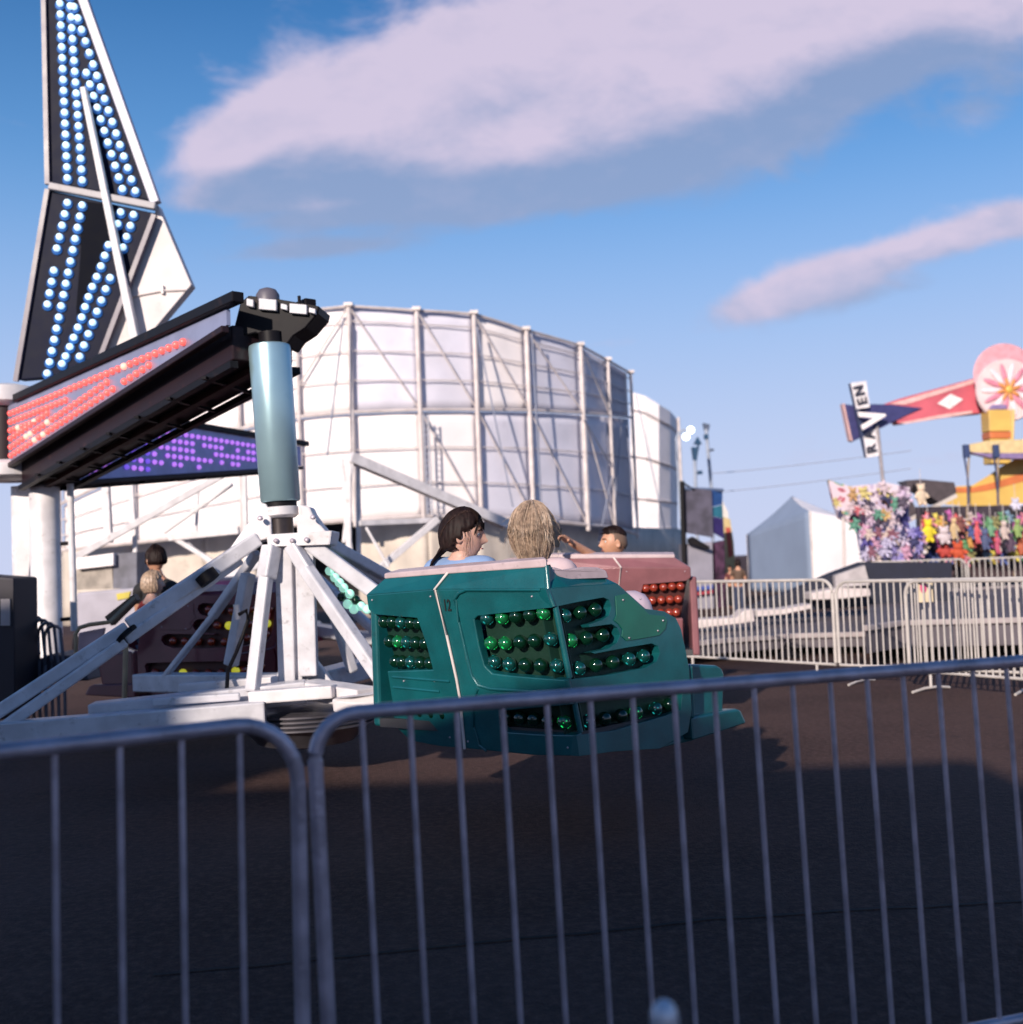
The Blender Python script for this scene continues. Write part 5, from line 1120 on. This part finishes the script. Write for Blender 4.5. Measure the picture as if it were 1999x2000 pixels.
# yellow pylon, canopy and hull of the big ride at the edge
YEL = mat('yellow paint', (.62, .40, .10), .45, var=.08, scale=2, dirt=.2, dirtc=(.4, .25, .1)); ORG_ = mat('orange paint', (.55, .16, .05), .45, var=.1, scale=2); PUR = mat('violet grey paint', (.22, .16, .32), .5)
t = thing('ride_pylon', xy(1955, 33), 'yellow and orange ride pylon under the flower disc', 'ride structure'); D = 33.6
MB().prism([P(1932, 800, D), P(1976, 800, D), P(1976, 842, D), P(1934, 842, D)], (0, .6, 0)).build('block', YEL, t, bevel=.02)
MB().prism([P(1934, 843, D), P(1976, 843, D), P(1976, 856, D), P(1935, 856, D)], (0, .6, 0)).build('block', ORG_, t, bevel=.02)
MB().prism([P(1940, 790, D), P(1968, 790, D), P(1968, 799, D), P(1934, 800, D)], (0, .6, 0)).build('cap', PUR, t, bevel=.02)
MB().tube([P(1980, 800, D), P(1978, 860, D)], .05, 8).build('post', YEL, t)
MB().prism([P(1935, 857, D), P(1976, 857, D), P(1976, 905, D), P(1938, 905, D)], (0, .6, 0)).build('block', YEL, t, bevel=.02)
t = thing('ride_canopy', xy(1960, 31), 'pale yellow horizontal beam with dark hangers at the right edge', 'ride structure'); D = 31
MB().prism([P(1892, 868, D), P(1930, 861, D), P(2060, 855, D), P(2060, 884, D), P(1925, 886, D), P(1892, 882, D)], (.2, .8, 0)).build('beam', mat('cream yellow paint', (.62, .47, .24), .5, dirt=.2), t, bevel=.02)
MB().prism([P(1895, 884, D), P(2060, 886, D), P(2060, 896, D), P(1940, 895, D)], (.2, .5, 0)).build('soffit', PUR, t)
HG = mat('dark blue hanger', (.03, .05, .13), .5)
for x0 in (1888, 1946, 2010):
    MB().box(P(x0, 881, D - .1), (.16, .12, .36)).build('hanger_head', HG, t)
    for dx in (-5, 6): MB().tube([P(x0 + dx, 885, D - .1), P(x0 + 3, 932, D - .1), P(x0 + 5 + dx * .1, 1000, D - .1)], .03, 6).build('hanger_rod', HG if dx < 0 else mat('tan rod', (.30, .22, .14), .5), t)
    for k_ in range(4): MB().sphere(P(x0 + 6, 988 + 9 * k_, D - .1), (.09, .07, .07), 8, 6).build('hook', mat('rope tan', (.25, .18, .12), .7), t)
t = thing('ride_hull', xy(1950, 32), 'yellow curved ride hull with an orange stripe filling the right edge', 'ride hull'); D = 32
def strip(up_, lo_, m, nm, Dd=0):
    mb = MB(); n = len(up_)
    for (x, y), (x2, y2) in zip(up_, lo_): mb.v += [P(x, y, D + Dd), P(x2, y2, D + Dd), P(x2, y2, D + Dd + 1.2), P(x, y, D + Dd + 1.2)]
    for i in range(n - 1):
        for a_, b_ in ((0, 1), (1, 2), (2, 3), (3, 0)): mb.f.append((4 * i + a_, 4 * i + b_, 4 * i + 4 + b_, 4 * i + 4 + a_))
    mb.f += [(0, 1, 2, 3), tuple(4 * (n - 1) + k for k in (3, 2, 1, 0))]
    return mb.build(nm, m, t, smooth=True)
topl = [(1868, 950), (1900, 948), (1930, 930), (1955, 912), (1985, 896), (2060, 880)]; o1 = [(1868, 952), (1900, 952), (1930, 945), (1955, 938), (1985, 928), (2060, 905)]
o2 = [(1866, 962), (1900, 962), (1930, 958), (1955, 952), (1985, 944), (2060, 925)]; lo = [(1838, 984), (1900, 990), (1930, 990), (1955, 988), (1985, 985), (2060, 975)]
strip(topl, o1, YEL, 'upper_hull'); strip(o1, o2, ORG_, 'stripe', -.02); strip(o2, lo, YEL, 'lower_hull')
# dark slanted roofs between the mural and the hull
t = thing('booth_roof', xy(1815, 30), 'dark brown slanted booth roof with a pale lower edge', 'booth roof'); D = 30
BR = mat('dark brown roof', (.06, .045, .05), .6, var=.2)
MB().prism([P(1772, 938, D), P(1800, 936, D), P(1865, 942, D), P(1870, 962, D), P(1838, 984, D), P(1826, 975, D)], (0, .8, 0)).build('roof', BR, t, bevel=.01)
MB().prism([P(1772, 938, D - .1), P(1786, 940, D - .1), P(1778, 970, D - .1), P(1796, 1004, D - .1), P(1778, 1012, D - .1), P(1768, 980, D - .1)], (0, .4, 0)).build('roof_side', BR, t, bevel=.01)
MB().beam(P(1722, 1044, D - .5), P(1868, 968, D - .5), .14, .10).build('pale_beam', mat('cream beam', (.52, .46, .42), .5), t)
# painted mural boards (plain colour patches)
def mural(name, pal, sc):
    m = bpy.data.materials.new(name); m.use_nodes = True; tt = m.node_tree; b = tt.nodes['Principled BSDF']; k = NB(tt); tc = k.n('ShaderNodeTexCoord')
    n1 = k.n('ShaderNodeTexNoise'); n1.inputs['Scale'].default_value = sc; n1.inputs['Detail'].default_value = 3; n1.inputs['Distortion'].default_value = 1.8; tt.links.new(tc.outputs['Object'], n1.inputs['Vector'])
    cr = k.n('ShaderNodeValToRGB'); cr.color_ramp.interpolation = 'CONSTANT'; tt.links.new(n1.outputs[0], cr.inputs[0]); e = cr.color_ramp.elements
    for i, (p_, c) in enumerate(pal):
        el = e[i] if i < 2 else e.new(p_); el.position = p_; el.color = tuple(c) + (1,)
    tt.links.new(cr.outputs[0], b.inputs['Base Color']); b.inputs['Roughness'].default_value = .55; return m
PALA = [(0, (.05, .03, .05)), (.36, (.42, .10, .14)), (.42, (.62, .50, .55)), (.52, (.60, .52, .62)), (.58, (.50, .36, .18)), (.63, (.05, .30, .22)), (.68, (.30, .26, .48))]
PALB = [(0, (.03, .03, .07)), (.38, (.12, .11, .34)), (.45, (.50, .46, .62)), (.54, (.62, .56, .68)), (.62, (.30, .10, .14)), (.67, (.02, .02, .04))]
t = thing('painted_backdrop', xy(1690, 27), 'busy painted backdrop in pinks, greens and violets left of the brown roof', 'backdrop'); D = 27
MB().prism([P(1619, 938, D), P(1650, 946, D), P(1660, 950, D), P(1700, 946, D), P(1700, 1040, D), P(1660, 1020, D), P(1640, 1012, D), P(1630, 985, D)], (0, .15, 0)).build('upper_board', mural('pink mural', PALA, 1.9), t)
MB().prism([P(1694, 948, D - .1), P(1730, 942, D - .1), P(1778, 952, D - .1), P(1776, 1030, D - .1), P(1740, 1045, D - .1), P(1694, 1042, D - .1)], (0, .15, 0)).build('middle_board', mural('violet mural', [(0, (.10, .06, .10)), (.38, (.30, .22, .30)), (.44, (.62, .54, .60)), (.57, (.44, .36, .50)), (.62, (.25, .12, .07)), (.66, (.55, .48, .58))], 1.6), t)
MB().prism([P(1676, 1030, D - .2), P(1730, 1040, D - .2), P(1776, 1028, D - .2), P(1800, 1050, D - .2), P(1800, 1090, D - .2), P(1740, 1096, D - .2), P(1690, 1096, D - .2), P(1680, 1062, D - .2)], (0, .15, 0)).build('lower_board', mural('blue mural', PALB, 1.7), t)
MB().tube([P(1648, 1010, D - .05), P(1650, 1110, D - .05)], .04, 6).build('post', SCAF, t)
# hanging prizes and tubs beside the hull: individual toys
t = thing('booth_counter', xy(1890, 27), 'dark booth counter with brown front under the hanging toys', 'counter'); D = 28
MB().prism([P(1800, 1098, D), P(2060, 1092, D), P(2060, 1135, D), P(1800, 1140, D)], (0, .6, 0)).build('front', mat('brown counter', (.045, .025, .03), .7, var=.3), t)
MB().prism([P(1792, 990, D + .7), P(2060, 985, D + .7), P(2060, 1100, D + .7), P(1795, 1098, D + .7)], (0, .1, 0)).build('back_wall', mat('dark booth wall', (.035, .025, .035), .8, var=.5, scale=3), t)
for k_ in range(3): MB().tube([P(1800 + 90 * k_, 990, D), P(1803 + 90 * k_, 1135, D)], .03, 6).build('post', mat('tan rod', (.30, .22, .14), .5), t)
toys = [(1814, 1035, 10, 24, (.72, .58, .03), 'bright yellow'), (1803, 1066, 9, 14, (.62, .52, .38), 'cream'), (1845, 1046, 12, 16, (.60, .52, .56), 'white'), (1846, 1074, 13, 14, (.45, .06, .05), 'round red'), (1872, 1076, 13, 15, (.52, .08, .03), 'orange red'), (1864, 1030, 7, 24, (.55, .40, .22), 'tan'),
        (1876, 1024, 8, 16, (.20, .07, .06), 'dark brown'), (1894, 1040, 5, 30, (.58, .30, .08), 'long orange'), (1909, 1036, 5, 26, (.60, .10, .12), 'coral'), (1925, 1052, 8, 22, (.08, .10, .20), 'dark blue'), (1936, 1030, 6, 18, (.16, .34, .20), 'green'), (1948, 1054, 5, 28, (.52, .10, .18), 'magenta'),
        (1962, 1034, 7, 20, (.55, .44, .40), 'pale pink'), (1974, 1058, 8, 20, (.10, .06, .10), 'plum'), (1988, 1030, 7, 20, (.25, .36, .12), 'olive green'), (1996, 1066, 8, 18, (.45, .12, .06), 'rust'), (1788, 1078, 16, 8, (.52, .48, .52), 'flat white'), (1768, 1012, 8, 16, (.10, .09, .28), 'indigo'), (1800, 965, 10, 22, (.66, .52, .38), 'cream spiky'), (1984, 985, 9, 10, (.62, .60, .72), 'pale lilac')]
for i, (x, y, rw, rh, c, nm) in enumerate(toys):
    Dt = 26.6 + (i % 4) * .25; o = P(x, y, Dt); k_ = Dt / F; t = thing('hanging_toy', o - V((0, 0, rh * k_)), nm + ' stuffed toy hanging in the fair booth at the right', 'toy', 'toys hanging in the booth')
    m_ = mat('toy ' + nm, c, .8, var=.2, scale=5)
    a, h = rw * k_, rh * k_
    MB().sphere(o - V((0, 0, h * .25)), (a, a * .8, h * .72), 14, 10).build('body', m_, t, smooth=True)
    MB().sphere(o + V((0, -.02, h * .55)), (a * .75, a * .7, min(a * .8, h * .5)), 12, 8).build('head', m_, t, smooth=True)
    for sg in (-1, 1):
        MB().sphere(o + V((sg * a * .55, 0, h * .55 + min(a, h) * .6)), a * .28, 8, 6).build('ear', m_, t, smooth=True)
        MB().tube([o + V((sg * a * .8, -.02, h * .1)), o + V((sg * a * 1.25, -.05, -h * .35))], a * .25, 8).build('arm', m_, t, smooth=True)
        MB().tube([o + V((sg * a * .45, -.02, -h * .6)), o + V((sg * a * .6, -.08, -h * 1.0))], a * .28, 8).build('leg', m_, t, smooth=True)
    MB().tube([o + V((0, 0, h * .8)), o + V((0, 0, h * .8 + .4))], .008, 4).build('string', SCAF, t)
rt = random.Random(31)
proto = []
def plush(i, x, y, Dt, rw, rh, c, key, label, group):
    o = P(x, y, Dt); k_ = Dt / F; t = thing('plush_prize', o - V((0, 0, rh * k_)), label, 'toy', group); m_ = mat(key, c, .85, var=.25, scale=6)
    a, h = rw * k_, rh * k_; tilt = Matrix.Rotation(rt.uniform(-.6, .6), 3, 'Y')
    MB().sphere(o, (a * .8, a * .7, h * .6), 12, 8, tilt).build('body', m_, t, smooth=True)
    MB().sphere(o + tilt @ V((0, -.03, h * .72)), (a * .62, a * .6, h * .42), 12, 8, tilt).build('head', m_, t, smooth=True)
    for sg in (-1, 1):
        MB().sphere(o + tilt @ V((sg * a * .5, 0, h * 1.08)), a * .26, 8, 6).build('ear', m_, t, smooth=True)
        MB().tube([o + tilt @ V((sg * a * .5, -.03, h * .25)), o + tilt @ V((sg * a * 1.2, -.08, -h * .1))], a * .22, 7).build('arm', m_, t, smooth=True)
        MB().tube([o + tilt @ V((sg * a * .35, -.03, -h * .4)), o + tilt @ V((sg * a * .7, -.1, -h * .95))], a * .24, 7).build('leg', m_, t, smooth=True)
ORD = 'first second third fourth fifth sixth seventh eighth ninth tenth eleventh twelfth thirteenth fourteenth fifteenth sixteenth seventeenth eighteenth nineteenth twentieth twenty-first twenty-second twenty-third twenty-fourth twenty-fifth twenty-sixth'.split()
ROWN = ['top', 'second', 'third', 'bottom']
def plush_set(items, place, group, rows=True):
    # items: row, x, y, depth, half width, half height, colour, colour name
    for r_ in sorted({it[0] for it in items}):
        for n_, it in enumerate(sorted([q_ for q_ in items if q_[0] == r_], key=lambda q_: q_[1])):
            lab = '%s plush prize %s, %s from the left%s' % (it[7], place, ORD[n_], (' in the %s row' % ROWN[r_]) if rows else '')
            plush(0, it[1], it[2], it[3], it[4], it[5], it[6], 'plush ' + it[7], lab, group)
PN = ['red', 'orange', 'yellow', 'green', 'navy', 'purple', 'cream', 'brown', 'pink', 'olive', 'black', 'azure']
LN = ['violet', 'indigo', 'lilac', 'rose', 'midnight', 'lavender', 'sandy', 'wine']
PC = [(.60, .10, .10), (.62, .34, .10), (.60, .50, .10), (.12, .30, .14), (.08, .12, .32), (.40, .10, .30), (.55, .45, .42), (.20, .10, .07), (.62, .22, .28), (.30, .28, .12), (.05, .04, .06), (.20, .32, .42)]
items = []
for i in range(64):
    ci = rt.randrange(len(PC)); items.append((i // 16, 1806 + (i % 16) * 13 + rt.uniform(-5, 5), 1016 + (i // 16) * 24 + rt.uniform(-7, 7), 27.15 + .12 * (i // 16) + rt.uniform(0, .2), rt.uniform(6, 10), rt.uniform(10, 18), PC[ci], PN[ci]))
plush_set(items, 'on the dark booth wall', 'small plush prizes on the booth wall')
PL = [(.30, .26, .55), (.12, .10, .35), (.60, .52, .66), (.55, .30, .42), (.05, .05, .14), (.50, .46, .62), (.62, .50, .45), (.25, .10, .14)]
items = []
for i in range(44):
    ci = rt.randrange(len(PL)); items.append((i // 11, 1690 + (i % 11) * 10.5 + rt.uniform(-5, 5), 1046 + (i // 11) * 14 + rt.uniform(-6, 6), 26.2 + rt.uniform(0, .4), rt.uniform(6, 11), rt.uniform(8, 14), PL[ci], LN[ci]))
plush_set(items, 'heaped below the painted boards', 'lilac and navy plush prizes')
items = []; QC = [(.60, .48, .52), (.55, .15, .18), (.12, .30, .22), (.60, .50, .20), (.10, .08, .12), (.58, .50, .62), (.50, .30, .14), (.55, .42, .55)]; QN = ['shell pink', 'cherry red', 'sea green', 'straw yellow', 'charcoal', 'ash', 'caramel', 'mauve']
for i in range(26):
    x = 1628 + rt.uniform(0, 140); y = 952 + rt.uniform(0, 75); ci = rt.randrange(8)
    if x < 1660 and y > 1000: continue
    items.append((0, x, y, 26.3 + rt.uniform(0, .3), rt.uniform(6, 13), rt.uniform(7, 13), QC[ci], QN[ci]))
plush_set(items, 'pinned over the painted backdrop', 'pastel plush prizes on the backdrop', rows=False)
# overhead wires
for i, (y0, y1, y2) in enumerate([(925, 905, 880), (962, 945, 915)]):
    pts = [P(1385 + 33 * k_, y0 + (y2 - y0) * (k_ / 12) ** 1.2, 50) for k_ in range(13)]
    o = MB().tube(pts, .02, 5).build('overhead_wire', mat('thin wire', (.3, .32, .4), .6), None); tag(o, ['upper thin overhead wire crossing the sky right of the masts', 'lower thin overhead wire crossing the sky just above the tent'][i], 'wire')
# left margin: operator booth, white trailer
t = thing('operator_booth', xy(5, 10), 'dark operator box with a small pale window at the left edge', 'booth'); D = 10
MB().prism([P(-60, 1122, D), P(28, 1128, D), P(30, 1400, D), P(-60, 1420, D)], (0, .5, 0)).build('body', mat('dark booth', (.015, .012, .02), .6), t, bevel=.02)
MB().prism([P(2, 1170, D - .02), P(20, 1170, D - .02), P(20, 1222, D - .02), P(2, 1222, D - .02)], (0, .02, 0)).build('window', mat('pale pane', (.35, .32, .33), .3), t)
t = thing('cargo_trailer', xy(240, 14.5), 'pale grey trailer side with a yellow patch behind the ride column', 'trailer'); D = 14.5
MB().prism([P(150, 1158, D), P(262, 1148, D), P(345, 1150, D), P(345, 1240, D), P(152, 1246, D)], (0, 1.2, 0)).build('body', mat('lavender grey side', (.36, .34, .40), .5, dirt=.3, scale=3), t, bevel=.03)
MB().prism([P(228, 1160, D - .02), P(256, 1155, D - .02), P(252, 1168, D - .02), P(230, 1172, D - .02)], (0, .02, 0)).build('yellow_patch', mat('yellow patch', (.55, .45, .05), .5), t)
for x in (185, 300): MB().lathe(P(x, 1262, D), [(.05, 0), (.28, .02), (.32, .06), (.32, .2), (.2, .22)], 28, V((0, 1, 0))).build('wheel', BLACK, t, smooth=True)
t = thing('generator_box', xy(200, 15.5), 'tan and grey machinery cabinet above the trailer, behind the ride columns', 'cabinet'); D = 15.5
MB().prism([P(150, 1108, D), P(176, 1106, D), P(220, 1106, D), P(222, 1150, D), P(150, 1152, D)], (0, .8, 0)).build('body', mat('tan cabinet', (.30, .26, .22), .6, var=.3), t)
MB().prism([P(222, 1082, D), P(268, 1078, D), P(268, 1150, D), P(222, 1150, D)], (0, .8, 0)).build('dark_panel', mat('grey cabinet', (.12, .12, .15), .6, var=.3), t)
MB().prism([P(150, 1090, D - .1), P(222, 1080, D - .1), P(222, 1104, D - .1), P(150, 1112, D - .1)], (0, .3, 0)).build('canvas_top', TARP, t)
t = thing('lap_bar', P(180, 1230, 9.2), 'tan curved grab rail with a padded pink panel left of the maroon car', 'grab rail'); D = 9.2
MB().tube([P(149, 1275, D), P(148, 1240, D), P(156, 1226, D), P(176, 1220, D), P(215, 1215, D), P(262, 1168, D + .3)], .018, 8).build('rail', mat('tan rail', (.35, .25, .15), .5), t, smooth=True)
MB().prism([P(154, 1236, D + .05), P(205, 1226, D + .05), P(196, 1262, D + .05), P(152, 1290, D + .05)], (0, .05, 0)).build('pad', mat('pink pad', (.45, .30, .32), .6), t, bevel=.01)
MB().prism([P(205, 1205, D + .1), P(262, 1160, D + .3), P(268, 1172, D + .3), P(218, 1222, D + .1)], (0, .1, 0)).build('strut', mat('brown strut', (.16, .09, .05), .6), t)
MB().tube([P(247, 1250, 9.0), P(243, 1400, 9.0)], .022, 8).build('post', mat('tan rail', (.35, .25, .15), .5), t)
# unseen trailer added behind the camera to shade the near asphalt and barriers
t = thing('added_shade_trailer', (-7.5, -2.6, 0), 'unseen white trailer with a tall tower, added behind the camera to cast shade', 'trailer')
MB().box((-8.4, -2.7, 4.97), (3.1, 2.0, 2.48)).build('added_shade_tower', WHITE, t, bevel=.05)  # tower added to shade the left struts and maroon car
x0, x1, y0, y1 = -12.2, -0.9, -4.0, -1.5
MB().box(((x0 + x1) / 2, (y0 + y1) / 2, 2.08), (x1 - x0, y1 - y0, 3.16)).build('body', WHITE, t, bevel=.05)
MB().box(((x0 + x1) / 2, (y0 + y1) / 2, 3.70), (x1 - x0 + .1, y1 - y0 + .1, .06)).build('roof', SCAF, t)
for k_ in range(3): MB().box((-10.8 + 2.9 * k_, y1 + .01, 2.0), (2.0, .04, 1.1)).build('window', BLACK, t)
for x in (-9, -8, -4.5): MB().lathe((x, y1 - .25, .36), [(.1, 0), (.32, .02), (.36, .06), (.36, .2), (.2, .23)], 28, V((0, 1, 0))).build('wheel', BLACK, t, smooth=True)
